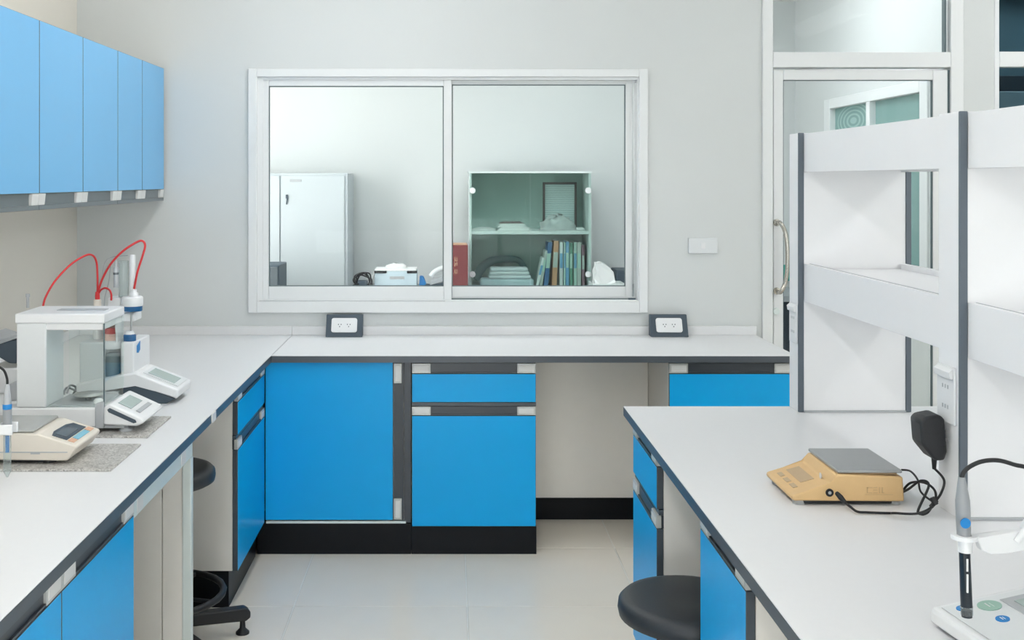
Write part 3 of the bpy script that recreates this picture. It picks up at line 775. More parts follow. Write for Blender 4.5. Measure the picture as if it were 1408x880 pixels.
# automatic titrator
T0, T1 = 3.40, 3.572
def tp(px, py, Y=T0): return (wx(px, Y), wz(py, Y))
ti = thing('titrator', 'white automatic titrator with red hoses and slanted display on the left bench', 'titrator', (-1.02, 3.5, .8))
obj('shell', MB().prism([tp(104, 528), tp(146, 520), tp(186, 512.5), tp(245, 536), tp(243, 549), tp(186, 528), tp(104, 545)], 'y', T0, T1, .006), 'plastic_white', ti)
obj('foot_block', MB().prism([tp(168, 533), tp(186, 527.5), tp(240, 549), (wx(228, T0), .8006), (wx(168, T0), .8006)], 'y', T0 + .006, T1 - .006, .003), 'slate', ti)
obj('rear_foot', MB().box(wx(108, T0), wx(160, T0), T0 + .02, T1 - .02, .8006, wz(540, T0), .003), 'plastic_white', ti)
B0 = 3.42
def bp(px, py, Y=B0): return (wx(px, Y), wz(py, Y))
b = MB()
b.prism([bp(109, 535), bp(109, 471), bp(143, 471), bp(143, 528)], 'y', B0, T1 + .02, .004)
obj('pump_housing', b, 'plastic_offwhite', ti)
b = MB().prism([bp(166, 520), bp(166, 471), bp(184, 471), bp(184, 516)], 'y', B0, T1 + .03, .004)
b.box(wx(142, B0), wx(168, B0), T1 - .02, T1 + .02, wz(522, B0), wz(474, B0))
tw = obj('drive_tower', b, 'plastic_white', ti)
# blue emblem on the side of the tower
ex = wx(184, B0) + .0005
b = MB(); q = [(T0 + .05, .975), (T0 + .085, .985), (T0 + .085, .958), (T0 + .068, .950), (T0 + .05, .953)]
b.prism(q, 'x', ex, ex + .0012)
obj('emblem', b, 'label_blue', tw)
bk = obj('beaker', MB().lathe([(.022, 0), (.025, .004), (.025, .1), (.0262, .102), (.0262, .104)], (wx(154.5, 3.455), 3.455, wz(522, 3.455)), n=28), 'clear_plastic', ti)
obj('liquid', MB().lathe([(.021, 0), (.0235, .002), (.0235, .082), (0.001, .082)], (wx(154.5, 3.455), 3.455, wz(521, 3.455)), n=28), 'solution', bk)
obj('beaker_cap', MB().lathe([(.029, 0), (.029, .02), (.024, .024), (.001, .024)], (wx(154.5, 3.455), 3.455, wz(522, 3.455) + .1), n=28), 'plastic_white', bk)
# reagent bottle with a red band behind
rb = obj('reagent_bottle', MB().lathe([(.024, 0), (.025, .004), (.025, .05), (.022, .06), (.012, .07), (.012, .082), (.001, .082)], (wx(154, 3.47), 3.47, wz(470, 3.47) - .016), n=24), 'peach', ti)
obj('bottle_band', MB().lathe([(.0255, .0), (.0255, .019)], (wx(154, 3.47), 3.47, wz(458, 3.47)), n=24), 'red_band', rb)
obj('bottle_holder', MB().prism([(wx(143, 3.47), wz(446, 3.47)), (wx(160, 3.47), wz(434, 3.47)), (wx(166, 3.47), wz(434, 3.47)), (wx(166, 3.47), wz(470, 3.47)), (wx(163.5, 3.47), wz(470, 3.47)), (wx(163.5, 3.47), wz(442, 3.47)), (wx(146, 3.47), wz(452, 3.47))], 'y', 3.435, 3.505, .002), 'plastic_white', ti)
YR = 3.50
obj('support_rod', MB().lathe([(.017, 0), (.017, wz(440, YR) - wz(471, YR))], (wx(135.5, YR), YR, wz(471, YR))), 'plastic_white', ti)
obj('turntable_plate', MB().box(wx(126, YR), wx(190, YR), YR - .04, YR + .04, wz(440, YR), wz(428, YR), .004).box(wx(152, YR), wx(170, YR), YR - .03, YR + .03, wz(430, YR), wz(408, YR), .003), 'plastic_white', ti)
kb = wx(178.5, 3.46)
obj('base_knob', MB().lathe([(.019, 0), (.0195, .003), (.0195, .024), (.016, .027)], (kb, 3.46, wz(471, 3.46)), n=24), 'deep_blue', ti)
obj('knob_collar', MB().lathe([(.016, 0), (.012, .01)], (kb, 3.46, wz(471, 3.46) + .027), n=24), 'plastic_white', ti)
obj('spindle', MB().tube([(kb + .003, 3.46, wz(460, 3.46)), (kb + .005, 3.46, wz(426, 3.46))], .003, spline=False), 'steel', ti)
ku = wx(183, 3.46)
hd = obj('burette_head', MB().lathe([(.031, 0), (.033, .003), (.033, .026), (.03, .03), (.001, .03)], (ku - .002, 3.46, wz(420.5, 3.46)), n=28), 'plastic_white', ti)
obj('head_ring', MB().lathe([(.028, 0), (.029, .002), (.029, .016)], (ku, 3.46, wz(427.5, 3.46)), n=28), 'deep_blue', hd)
obj('head_nozzle', MB().lathe([(.014, 0), (.014, .012), (.009, .014), (.009, .024)], (wx(184, 3.46), 3.46, wz(408, 3.46)), n=20), 'plastic_white', hd)
obj('burette_tube', MB().lathe([(.0095, 0), (.0095, .128), (.001, .129)], (wx(182, 3.47), 3.47, wz(406, 3.47)), n=20), 'plastic_offwhite', ti)
obj('glass_column', MB().lathe([(.016, 0), (.016, .115)], (wx(170, 3.48), 3.48, wz(408, 3.48)), n=20), 'clear_plastic', ti)
sy = obj('syringe', MB().lathe([(.008, 0), (.008, .062), (.004, .064), (.004, .085)], (wx(159.5, 3.45), 3.45, wz(395, 3.45)), n=16), 'plastic_grey', ti)
obj('syringe_plunger', MB().lathe([(.0088, 0), (.0088, .007)], (wx(159.5, 3.45), 3.45, wz(377.5, 3.45)), n=16), 'lcd_dark', sy)
def hose(name, pts, r, m):
    obj(name, MB().tube([W(*p) for p in pts], r, n=8), m, ti)
hose('hose', [(59, 422, 3.3), (63, 408, 3.31), (76, 386, 3.33), (97, 364, 3.37), (117, 351.5, 3.42), (127, 351, 3.45), (132.5, 360, 3.47), (134, 380, 3.48), (134, 402, 3.48)], .0033, 'red_tube')
hose('hose', [(134.5, 402, 3.48), (141, 383, 3.47), (153, 362, 3.46), (170, 344.5, 3.45), (188, 333, 3.45), (196, 331.5, 3.45), (199.5, 338, 3.45), (196, 352, 3.45), (189, 374, 3.455), (184.5, 397, 3.46)], .0036, 'red_tube')
hose('hose', [(135.5, 404, 3.48), (139, 398.5, 3.475), (145, 396, 3.47), (150.5, 399, 3.465), (153, 405, 3.46), (153, 413, 3.46)], .0032, 'red_tube')
obj('hose_connector', MB().lathe([(.0075, 0), (.0078, .012), (.0065, .024), (.004, .026)], (wx(134, 3.48), 3.48, wz(412, 3.48)), n=16), 'red_tube', ti)
obj('cap_holder', MB().lathe([(.012, 0), (.012, .02), (.009, .022)], (wx(134, 3.48), 3.48, wz(421, 3.48)), n=16), 'cream', ti)
obj('turntable_stem', MB().lathe([(.009, 0), (.009, wz(420, 3.48) - wz(430, 3.48))], (wx(134, 3.48), 3.48, wz(430, 3.48)), n=16), 'plastic_white', ti)
hose('clear_hose', [(143, 428, 3.47), (144, 410, 3.47), (147, 398, 3.47), (150, 385, 3.47), (152, 366, 3.47)], .0018, 'plastic_grey')
hose('clear_hose', [(141, 380, 3.52), (144, 362, 3.52), (152, 354, 3.52), (165, 352, 3.51), (176, 351, 3.49)], .0015, 'plastic_grey')
pa, pb = tp(186, 512.5), tp(245, 536)
obj('display_frame', on_slope(pa, pb, .12, .93, T0 + .03, T1 - .02, .0012), 'plastic_offwhite', ti)
obj('display', on_slope(pa, pb, .20, .82, T0 + .045, T1 - .04, .0008, .0022), 'lcd', ti)
hose('power_cord', [(92, 540, 3.45), (96, 530, 3.5), (104, 533, 3.52), (98, 545, 3.5), (88, 543, 3.48), (92, 533, 3.5), (106, 538, 3.5)], .0035, 'plastic_grey')
# second instrument at the left picture edge, behind the balance column
di = thing('bench_instrument', 'white instrument with tilted dark head, half hidden behind the glass-sided balance', 'instrument', (-1.46, 3.6, .8))
obj('body', MB().box(-1.52, -1.40, 3.56, 3.72, .8006, .885, .006), 'plastic_white', di)
obj('vent_block', MB().box(wx(12, 3.45), wx(24, 3.45), 3.45, 3.56, .8006, wz(528, 3.45), .003), 'plastic_grey', di)
obj('head', MB().prism([tp(-20, 462, 3.55), tp(2, 470, 3.55), tp(24, 466, 3.55), tp(24, 500, 3.55), tp(12, 500, 3.55), tp(-14, 484, 3.55)], 'y', 3.55, 3.70, .006), 'slate', di)
obj('head_cover', MB().prism([tp(-20, 460, 3.55), tp(0, 468, 3.55), tp(24, 461, 3.55), tp(24, 465, 3.55), tp(0, 473, 3.55), tp(-20, 466, 3.55)], 'y', 3.545, 3.71, .003), 'plastic_grey', di)

# electrode on a white stand, left picture edge
EY = 2.50
es = thing('electrode_stand', 'white electrode stand with clip arm at the left picture edge', 'stand', (-1.17, EY, .8))
obj('base', MB().lathe([(.06, 0), (.06, .012), (.05, .018), (.012, .02)], (-1.17, EY, .8005), n=32), 'plastic_white', es)
obj('post', MB().lathe([(.006, .02), (.006, .26)], (-1.17, EY, .8005)), 'steel', es)
ex = wx(10, EY)
ar = obj('arm', MB().box(-1.19, ex - .012, EY - .014, EY + .014, wz(592, EY), wz(584, EY), .004).box(ex - .016, ex + .018, EY - .02, EY - .012, wz(596, EY), wz(582, EY), .002).box(ex - .016, ex + .018, EY + .012, EY + .02, wz(596, EY), wz(582, EY), .002).box(ex - .018, ex - .012, EY - .02, EY + .02, wz(596, EY), wz(582, EY), .002), 'plastic_white', es)
el = thing('electrode', 'slim glass electrode with a blue band in the white stand at the left edge', 'electrode', (ex, EY, wz(655, EY)))
zz = lambda y: wz(y, EY)
def lz(name, prof, m, parent, c=(ex, EY)): return obj(name, MB().lathe([(r, zz(y)) for r, y in prof], (c[0], c[1], 0), n=20), m, parent)
lz('shaft', [(.002, 656), (.0085, 648), (.0085, 600), (.009, 596)], 'clear_plastic', el)
lz('inner_tube', [(.0045, 622), (.0045, 599)], 'label_blue', el)
lz('cap', [(.009, 596), (.010, 592), (.010, 563), (.009, 562)], 'electrode_grey', el)
lz('blue_band', [(.0095, 562.5), (.0102, 562), (.0102, 556), (.0095, 555.5)], 'label_blue', el)
lz('neck', [(.009, 555.5), (.0075, 542), (.005, 530), (.003, 528)], 'plastic_grey', el)
obj('cable', MB().tube([W(10, 529, EY), W(9.5, 520, EY), W(5, 509, EY), W(-4, 505, EY), W(-16, 511, EY), W(-30, 540, EY), W(-44, 600, EY), (-1.12, EY + .12, .806), (-1.3, EY + .3, .806)], .003), 'black_rubber', el)
# ------------------------------------------------------------------ island: yellow balance, adapter, meter
Q0, Q1 = 2.34, 2.51
yb = thing('portable_balance', 'yellowed portable balance with square steel pan on the island', 'balance', (.85, 2.42, .8))
def yq(px, py, Y=Q0): return (wx(px, Y), wz(py, Y))
hs = obj('housing', MB().prism([yq(1092, 689), yq(1244, 690), yq(1242, 656), yq(1150, 652), yq(1143, 666), yq(1089, 681), yq(1088, 686)], 'y', Q0, Q1 + .02, .005), 'ochre', yb)
obj('underside', MB().box(wx(1100, Q0), wx(1238, Q0), Q0 + .01, Q1 + .01, .803, wz(689, Q0) + .002), 'black_plastic', yb)
obj('pan_skirt', MB().box(wx(1152, Q0), wx(1236, Q0), Q0 + .012, Q1 + .008, wz(655, Q0), wz(651, Q0)), 'ochre_dark', yb)
zp = wz(649, 2.35)
pan = obj('weighing_pan', MB().box(.830, .970, 2.343, 2.535, zp - .001, zp + .006, .0025), 'steel', yb)
pa, pb = yq(1143, 666), yq(1089, 681)
obj('display', on_slope(pa, pb, .20, .55, Q0 + .06, Q1 - .005, .0012), 'ochre_dark', hs)
b = MB()
for k in range(3): on_slope(pa, pb, .70, .82, Q0 + .04 + .045 * k, Q0 + .07 + .045 * k, .001, b=b)
obj('keys', b, 'ochre_dark', hs)
obj('level_bubble', MB().lathe([(.007, -.002), (.005, .0)], (wx(1127, Q0 + .06), Q0 + .05, wz(654, Q0 + .05)), 'x', n=16), 'plastic_white', hs)
sx_, sz_ = yq(1140.5, 677.3)
b = MB().lathe([(.0085, -.002), (.0085, .004)], (sx_, Q0, sz_), 'y', n=20)
obj('power_jack', b, 'black_rubber', hs)
obj('jack_pin', MB().lathe([(.0035, -.003), (.0035, .0)], (sx_, Q0, sz_), 'y', n=12), 'plastic_grey', hs)
b = MB(); x0_, z0_ = yq(1192, 678); x1_, z1_ = yq(1216, 670)
for (u0, u1, v0, v1) in [(0, .3, .85, 1), (0, .06, 0, 1), (0, .3, 0, .12), (.36, .6, .85, 1), (.36, .6, .45, .58), (.36, .6, 0, .12), (.7, .76, 0, 1), (.85, 1, 0, .12), (.85, .92, 0, 1), (-.1, 1.5, -.3, -.22)]:
    b.box(x0_ + (x1_ - x0_) * u0, x0_ + (x1_ - x0_) * u1, Q0 - .0006, Q0 + .001, z0_ + (z1_ - z0_) * v0, z0_ + (z1_ - z0_) * v1)
obj('embossed_mark', b, 'ochre_faint', hs)
for x, y in ((wx(1102, Q0), Q0 + .02), (wx(1102, Q0), Q1), (wx(1234, Q0), Q0 + .02), (wx(1234, Q0), Q1)):
    obj('foot', MB().lathe([(.013, 0), (.013, .006), (.01, .011)], (x, y, .8003)), 'plastic_grey', yb)

ad = thing('power_adapter', 'black mains adapter plugged into the shelf column beside the yellow balance', 'adapter', (1.01, 2.30, .91))
AY = 2.279
b = MB().prism([(.985, .945), (1.012, .912), (1.032, .912), (1.038, .93), (1.033, 1.0), (1.02, 1.009), (.989, 1.003), (.981, .994)], 'y', AY, AY + .056, .006)
bd = obj('case', b, 'black_plastic', ad)
obj('plug_face', MB().box(1.032, 1.0395, AY + .012, AY + .044, .935, .975, .002), 'black_rubber', ad)
obj('pin', MB().box(1.0395, 1.05, AY + .018, AY + .022, .95, .956).box(1.0395, 1.05, AY + .034, AY + .038, .95, .956), 'steel', ad)
obj('strain_relief', MB().lathe([(.004, -.026), (.006, 0)], (1.022, AY + .028, .914), n=12), 'black_rubber', ad)
cpt = [(1.022, AY + .028, .89), W(1298, 660, 2.3), W(1294, 678, 2.29), W(1284, 692, 2.28), (.99, 2.27, .806), (.978, 2.285, .8045), W(1277, 668, 2.3), W(1266, 661, 2.32), W(1250, 672, 2.36), W(1241, 676, 2.40), W(1252, 664, 2.39),
       W(1272, 664, 2.33), W(1286, 676, 2.30), W(1283, 695, 2.27), W(1262, 706, 2.25), W(1230, 705.5, 2.25), (.915, 2.275, .8045), (.87, 2.28, .8045), (.85, 2.28, .806), (.84, 2.29, .812), W(1161, 690, 2.31)]
obj('cable', MB().tube(cpt, .0026, n=8), 'black_rubber', ad)
obj('cable_loop', MB().tube([W(1240, 646, 2.44), W(1252, 648, 2.40), W(1262, 660, 2.36), W(1266, 676, 2.34), W(1280, 688, 2.31), W(1288, 690, 2.29)], .0022, n=8), 'black_rubber', ad)
obj('cable_tie', MB().tube([W(1281, 684, 2.275), W(1287, 694, 2.27)], .006, n=8, spline=False).tube([W(1288, 688, 2.275), W(1280, 697, 2.27)], .0045, spline=False), 'black_rubber', ad)
obj('barrel_plug', MB().tube([W(1150.5, 678, 2.322), W(1156, 684, 2.31), W(1163, 692, 2.307)], [.0045, .006, .004], n=10), 'black_rubber', ad)

# pH meter
RM = Matrix.Translation((.752, 1.712, .8)) @ Matrix.Rotation(math.radians(8), 4, 'Z')
pm = thing('ph_meter', 'white wedge-shaped bench meter with oval keys, bottom right on the island', 'meter', (.86, 1.66, .8))
LM, WM = .235, .21        # length (towards the shelf) and width (towards the camera)
def mb_(): b = MB(); b.T = RM; return b
wedge = [(0, .006), (0, .026), (.006, .030), (.10, .043), (LM, .066), (LM, .006)]
obj('housing', mb_().prism(wedge, 'y', -WM, 0, .006), 'plastic_white', pm)
obj('underside', mb_().box(.012, LM - .01, -WM + .012, -.012, .0005, .007), 'slate', pm)
def zt_m(u): return .030 + (u - .006) * (.066 - .030) / (LM - .006)
def mplate(name, u0, u1, v0, v1, m, par, off=.0008, t=.001):
    b = mb_(); b.quad((u0, v0, zt_m(u0) + off), (u1, v0, zt_m(u1) + off), (u1, v1, zt_m(u1) + off), (u0, v1, zt_m(u0) + off), t); return obj(name, b, m, par)
kp_ = mplate('key_panel', .012, LM - .01, -WM + .012, -.012, 'plastic_offwhite', pm)
mplate('display_bezel', .098, LM - .015, -.16, -.03, 'plastic_grey', kp_, .002)
mplate('display', .112, LM - .03, -.15, -.045, 'lcd', kp_, .0032)
def moval(u, v, ru, rv, m, name='key'):
    b = mb_(); sl = (.036) / (LM - .006)
    b.disc((u, v, zt_m(u) + .0018), (1, 0, sl), (0, 1, 0), ru, rv, .0014, n=24); o = obj(name, b, m, kp_)
    b = mb_()
    for s in (-.2, .2): b.box(u + ru * s - .0006, u + ru * s + .0006, v - rv * .4, v + rv * .4, zt_m(u) + .003, zt_m(u) + .0038)
    obj('key_mark', b, 'paper', kp_)
moval(.036, -.030, .010, .009, 'label_blue')
moval(.074, -.040, .018, .017, 'key_green')
moval(.064, -.086, .010, .010, 'label_blue')

hx_, HY = wx(1326, 1.6), 1.6
st = thing('electrode_stand', 'white jointed electrode arm above the meter, right picture edge', 'stand', (1.0, 1.64, .8))
obj('base', MB().lathe([(.05, 0), (.05, .014), (.02, .02)], (1.0, 1.5, .8005), n=32), 'plastic_white', st)
obj('post', MB().lathe([(.007, .02), (.007, .22)], (1.0, 1.5, .8005)), 'plastic_offwhite', st)
zr = wz(738, HY)
obj('ring_clip', MB().ring((hx_, HY, zr - .003), (1, 0, 0), (0, 1, 0), .0102, .0102, .019, .017, .006), 'plastic_white', st)
obj('clip_sleeve', MB().ring((hx_ + .001, HY, zr - .022), (1, 0, 0), (0, 1, 0), .0078, .0078, .0098, .0098, .02, n=24), 'plastic_white', st)
obj('lower_arm', MB().prism([(hx_ + .016, zr + .002), (.79, zr + .002), (.82, zr + .010), (.86, zr + .012), (.86, zr - .014), (.81, zr - .022), (.788, zr - .024), (.775, zr - .018), (hx_ + .016, zr - .003)], 'y', HY - .008, HY + .008, .002), 'plastic_white', st)
obj('arm_joint', MB().lathe([(.02, -.016), (.022, -.012), (.022, .012), (.02, .016)], (.862, HY, zr + .006), 'y', n=24), 'plastic_white', st)
obj('upper_arm', MB().tube([(.862, HY, zr + .006), (.93, 1.55, 1.05), (1.0, 1.5, 1.01)], .011, n=10, spline=False), 'plastic_white', st)
obj('arm_strut', MB().tube([(.825, HY - .01, zr - .004), (.848, HY - .014, zr + .03), (.885, HY - .012, zr + .055)], .005, n=8), 'plastic_white', st)

pe = thing('electrode', 'grey-handled electrode with blue dot and black shaft held above the meter', 'electrode', (hx_, HY, .846))
def tl(y, x=None):  # axis of the electrode, leaning slightly
    k = (y - 660) / 200.0
    return Vector((wx(1322.5 + 7.5 * k, HY), HY, wz(y, HY)))
def seg(name, ys, rs, m, parent=pe): return obj(name, MB().tube([tl(y) for y in ys], rs, n=20, spline=False), m, parent)
hn = seg('handle', [656, 664, 688, 700, 725, 737], [.0048, .0062, .0100, .0102, .0100, .0096], 'electrode_grey')
c = tl(716); obj('blue_dot', MB().disc(c + Vector((-.0025, -.0112, 0)), (1, 0, 0), (0, 0, 1), .0075, .0075, .0015), 'label_blue', hn)
seg('collar', [737, 758], [.0072, .0072], 'plastic_white')
sh = seg('shaft', [757, 834], [.0078, .0082], 'electrode_dark')
c0, c1 = tl(766), tl(812)
obj('printed_line', MB().box(c0.x - .0012, c0.x + .0012, HY - .0092, HY - .0078, c1.z, tl(787).z).box(c0.x - .0014, c0.x + .001, HY - .0092, HY - .0078, tl(783).z, c0.z), 'paper', sh)
seg('guard', [833, 845], [.0085, .0085], 'clear_plastic')
seg('tip', [839, 848], [.0075, .0075], 'electrode_dark')
pts = [tl(657), tl(650) + Vector((.003, 0, 0)), W(1333, 642, HY), W(1350, 634.5, HY), W(1372, 633, HY), W(1395, 639, HY), W(1420, 648, HY), W(1460, 690, HY + .02), (.98, 1.65, .9), (.985, 1.72, .868)]
obj('cable', MB().tube(pts, .0032, n=10), 'black_rubber', pe)

# ------------------------------------------------------------------ things in the room behind the window
tt = thing('side_table', 'grey table along the far wall of the next room, behind the window sill', 'table', (.8, 6.95, 0))
obj('table_top', MB().box(-.635, 2.2, 6.55, 7.33, .765, .8, .003), 'table_grey', tt)
for x in (-.6, 2.1):
    for y in (6.6, 7.28): obj('leg', MB().box(x, x + .04, y, y + .04, 0, .765), 'plastic_grey', tt)
# locker
lk = thing('locker', 'pale steel locker standing by the far wall, seen through the left pane', 'cabinet', (-1.02, 7.1, 0))
LY = 6.9
obj('body', MB().box(-1.42, -.653, LY, 7.32, 0, 1.541, .004), 'locker', lk)
for a, c in ((-1.405, -1.082), (-1.074, -.672)):
    d = obj('door', MB().box(a, c, LY - .014, LY - .001, .06, 1.525, .003), 'locker', lk)
    if a > -1.2:
        obj('label_holder', MB().box(wx(399, LY), wx(415, LY), LY - .018, LY - .013, wz(250, LY), wz(246.5, LY), .001), 'plastic_grey', d)
        obj('handle', MB().box(wx(393.8, LY), wx(396.5, LY), LY - .03, LY - .013, wz(273, LY), wz(267.5, LY), .001).prism([(wx(395, LY), wz(272, LY)), (wx(397, LY), wz(272, LY)), (wx(395.5, LY), wz(281, LY)), (wx(394, LY), wz(281, LY))], 'y', LY - .026, LY - .018), 'slate', d)
sk = thing('floor_speaker', 'dark grey upright box at the lower left corner of the left pane', 'speaker', (-1.2, 6.45, 0))
obj('cabinet', MB().box(-1.30, wx(383.5, 6.3), 6.3, 6.6, 0, wz(365, 6.3), .006), 'slate', sk)
obj('grille', MB().box(-1.285, wx(382, 6.3), 6.292, 6.299, .05, wz(367, 6.3), .003), 'lcd_dark', sk)
# display cabinet
GY = 6.9
gx0, gx1, gz1 = wx(645, GY), wx(813, GY), wz(238, GY)
dc = thing('display_cabinet', 'glass-fronted cabinet with books and papers, seen through the right pane', 'cabinet', ((gx0 + gx1) / 2, 7.05, .8))
tk = .016
obj('side_panel', MB().box(gx0, gx0 + tk, GY, 7.25, .8005, gz1), 'cabinet_pale', dc)
obj('side_panel', MB().box(gx1 - tk, gx1, GY, 7.25, .8005, gz1), 'cabinet_pale', dc)
obj('top_panel', MB().box(gx0 - .004, gx1 + .004, GY - .004, 7.25, gz1, gz1 + .012), 'cabinet_pale', dc)
obj('bottom_panel', MB().box(gx0 + tk, gx1 - tk, GY + .012, 7.25, .8005, .814), 'cabinet_pale', dc)
obj('back_panel', MB().box(gx0 + tk, gx1 - tk, 7.235, 7.25, .814, gz1), 'cabinet_back', dc)
b = MB()
for k in range(1, 4): b.box(gx0 + k * .19, gx0 + k * .19 + .012, 7.228, 7.2349, .82, gz1 - .01)
for z in (.9, 1.0, 1.08): b.box(gx0 + tk, gx0 + .55, 7.226, 7.228, z, z + .006)
obj('back_batten', b, 'cabinet_back', dc)
SZ = wz(317.5, GY + .02)
obj('shelf', MB().box(gx0 + tk, gx1 - tk, GY + .015, 7.235, SZ - .022, SZ, .002), 'cabinet_pale', dc)
xm = (gx0 + gx1) / 2
for a, c in ((gx0 + .003, xm - .002), (xm + .002, gx1 - .003)):
    d = obj('door', MB().box(a, c, GY - .006, GY - .001, .803, gz1 - .002), 'cabinet_glass', dc)
    xk = a + .03 if a < xm - .1 else c - .03
    for z in (wz(262, GY), wz(377, GY)):
        obj('hinge', MB().lathe([(.018, -.016), (.02, -.006), (.02, 0)], (xk - (.012 if xk < xm else -.012), GY - .006, z), 'y', n=16), 'plastic_white', d)
cf = thing('certificate', 'framed certificate leaning upright on the upper cabinet shelf', 'picture', (wx(770, 7.12), 7.1, SZ))
x0, x1, z1 = wx(746.5, 7.12), wx(793, 7.12), wz(250.5, 7.12)
fr = MB().box(x0, x0 + .014, 7.12, 7.14, SZ + .001, z1).box(x1 - .014, x1, 7.12, 7.14, SZ + .001, z1).box(x0, x1, 7.12, 7.14, z1 - .014, z1).box(x0, x1, 7.12, 7.14, SZ + .001, SZ + .015)
obj('frame', fr, 'wood_frame', cf)
obj('print', MB().box(x0 + .013, x1 - .013, 7.128, 7.136, SZ + .014, z1 - .013), 'certificate_print', cf)
def crumple(bm_, amp, seed, lowz=None):
    r = random.Random(seed)
    for v in bm_.bm.verts:
        if lowz is None or v.co.z > lowz: v.co += Vector((r.uniform(-1, 1), r.uniform(-1, 1), r.uniform(-1, .6))) * amp
def heap(name, cx, cy, z0, rx, ry, h, m, seed, parent=None, amp=.01, n=18, k=7, pw=1.0):
    b = MB(); pr = []
    for i in range(k + 1):
        t = i / k; pr.append((math.cos(t * math.pi / 2) ** pw, h * math.sin(t * math.pi / 2)))
    b.lathe([(max(r, .02), z) for r, z in pr], (0, 0, 0), n=n)
    for v in b.bm.verts: v.co = Vector((cx + v.co.x * rx, cy + v.co.y * ry, z0 + v.co.z))
    crumple(b, amp, seed, z0 + .004)
    for f in b.bm.faces: f.smooth = True
    return obj(name, b, m, parent)
pp = thing('paper_stack', 'loose stack of papers lying on the upper cabinet shelf', 'papers', (wx(715, 7.0), 7.02, SZ))
r_ = random.Random(3)
for k in range(5):
    x0 = wx(684 + r_.uniform(-4, 6), 7.0); z = SZ + .001 + .011 * k
    obj('sheet_pile', MB().prism([(x0, z), (x0 + .22 - .015 * k, z), (x0 + .2 - .015 * k, z + .01), (x0 + .02, z + .010)], 'y', 6.95 + .004 * k, 7.1, .001, seg=1), 'paper' if k != 4 else 'wood_frame', pp)
tag(heap('plastic_bag', wx(767, 6.99), 7.03, SZ + .001, .12, .06, .1, 'bag_film', 5, amp=.016), 'crumpled clear plastic bag in front of the certificate', 'bag')
tag(obj('small_box', MB().box(wx(793, 7.0), wx(803, 7.0), 6.98, 7.05, SZ + .0005, SZ + .018, .004), 'paper'), 'tiny white box at the right end of the upper shelf', 'box')
tag(heap('paper_scraps', wx(665, 7.0), 7.02, SZ + .001, .08, .06, .02, 'paper', 8, amp=.003), 'low pale paper scraps at the left end of the upper shelf', 'paper')
# folded cloths and dark cloth on the cabinet floor
CZ = .8145
b = MB().box(wx(660, 6.98), wx(734, 6.98), 6.95, 7.1, CZ, CZ + .05, .016, seg=3)
tag(obj('folded_cloth', b, 'cloth_pale'), 'pale folded cloth at the bottom of the stack in the cabinet', 'cloth', 'folded cloths in the cabinet')
b = MB()
for k in range(3): b.box(wx(672 + k, 6.98), wx(730 - 2 * k, 6.98), 6.965, 7.08, CZ + .051 + k * .024, CZ + .074 + k * .024, .010, seg=3)
tag(obj('folded_cloth', b, 'cloth_white'), 'white folded cloth with three layers on top of the pale one', 'cloth', 'folded cloths in the cabinet')
tag(obj('dark_cloth', MB().tube([(wx(656, 7.15), 7.15, CZ + .028), (wx(661, 7.15), 7.15, CZ + .1), (wx(675, 7.15), 7.15, CZ + .15), (wx(695, 7.15), 7.15, CZ + .165), (wx(715, 7.15), 7.15, CZ + .15), (wx(726, 7.15), 7.15, CZ + .05)], [.028, .03, .028, .024, .02, .02], n=10), 'cloth_dark'), 'rolled dark grey cloth arched behind the folded cloths', 'cloth')
# books
bk_spec = [  # left px, right px, top px, lean(px at top), colour, look
    (736.5, 740.5, 355, 9, 'book_white', 'thin white book leaning, leftmost of the row'), (741.5, 745.5, 345, 8, 'book_grey', 'thin grey book leaning beside the leftmost white one'),
    (747.5, 753.5, 333, 6, 'book_blue', 'blue book leaning right of the two thin leaning books'), (758.5, 765.5, 331, 3, 'book_orange', 'orange-tan book standing right of the blue book'),
    (769.5, 774, 333, 0, 'book_white', 'white upright book right of the orange-tan one'), (775, 777.5, 333, 0, 'book_mint', 'thin mint book between the white and pale blue books'),
    (778, 782.5, 332, 0, 'book_sky', 'pale blue upright book in the middle of the row'), (783.3, 787.5, 334, 0, 'book_green', 'green upright book right of the pale blue one'),
    (789, 793, 333, 0, 'book_mint', 'mint green upright book next to the grey-white one'), (793.5, 799, 333, 0, 'book_grey', 'thick grey-white book with a dark spine spot'), (800, 804, 337, 0, 'book_mauve', 'mauve book at the right end of the row')]
for (p0, p1, tp_, lean, mm, lab) in bk_spec:
    x0, x1, dx, z1 = wx(p0, 6.97), wx(p1, 6.97), lean * 6.97 / FPX, wz(tp_, 6.97)
    zl = CZ + .0005
    t = thing('book', lab + ' on the cabinet floor', 'book', ((x0 + x1) / 2, 7.04, zl), 'books in the glass-fronted cabinet')
    obj('cover', MB().prism([(x0, zl), (x1, zl), (x1 + dx, z1), (x0 + dx, z1)], 'y', 6.97, 7.13, .0015, seg=1), mm, t)
    ins = min(.003, (x1 - x0) * .2)
    obj('page_block', MB().prism([(x0 + ins + dx, z1 - .004), (x1 - ins + dx, z1 - .004), (x1 - ins + dx, z1 + .001), (x0 + ins + dx, z1 + .001)], 'y', 6.975, 7.125), 'paper', t)
    u = .42
    lb = MB().prism([(x0 + dx * u + .002, zl + (z1 - zl) * u), (x1 + dx * u - .002, zl + (z1 - zl) * u), (x1 + dx * .75 - .002, zl + (z1 - zl) * .75), (x0 + dx * .75 + .002, zl + (z1 - zl) * .75)], 'y', 6.9685, 6.971)
    obj('spine_label', lb, 'book_sky' if mm in ('book_white', 'book_mint') else 'book_grey' if mm in ('book_orange', 'book_mauve') else 'book_mint', t)
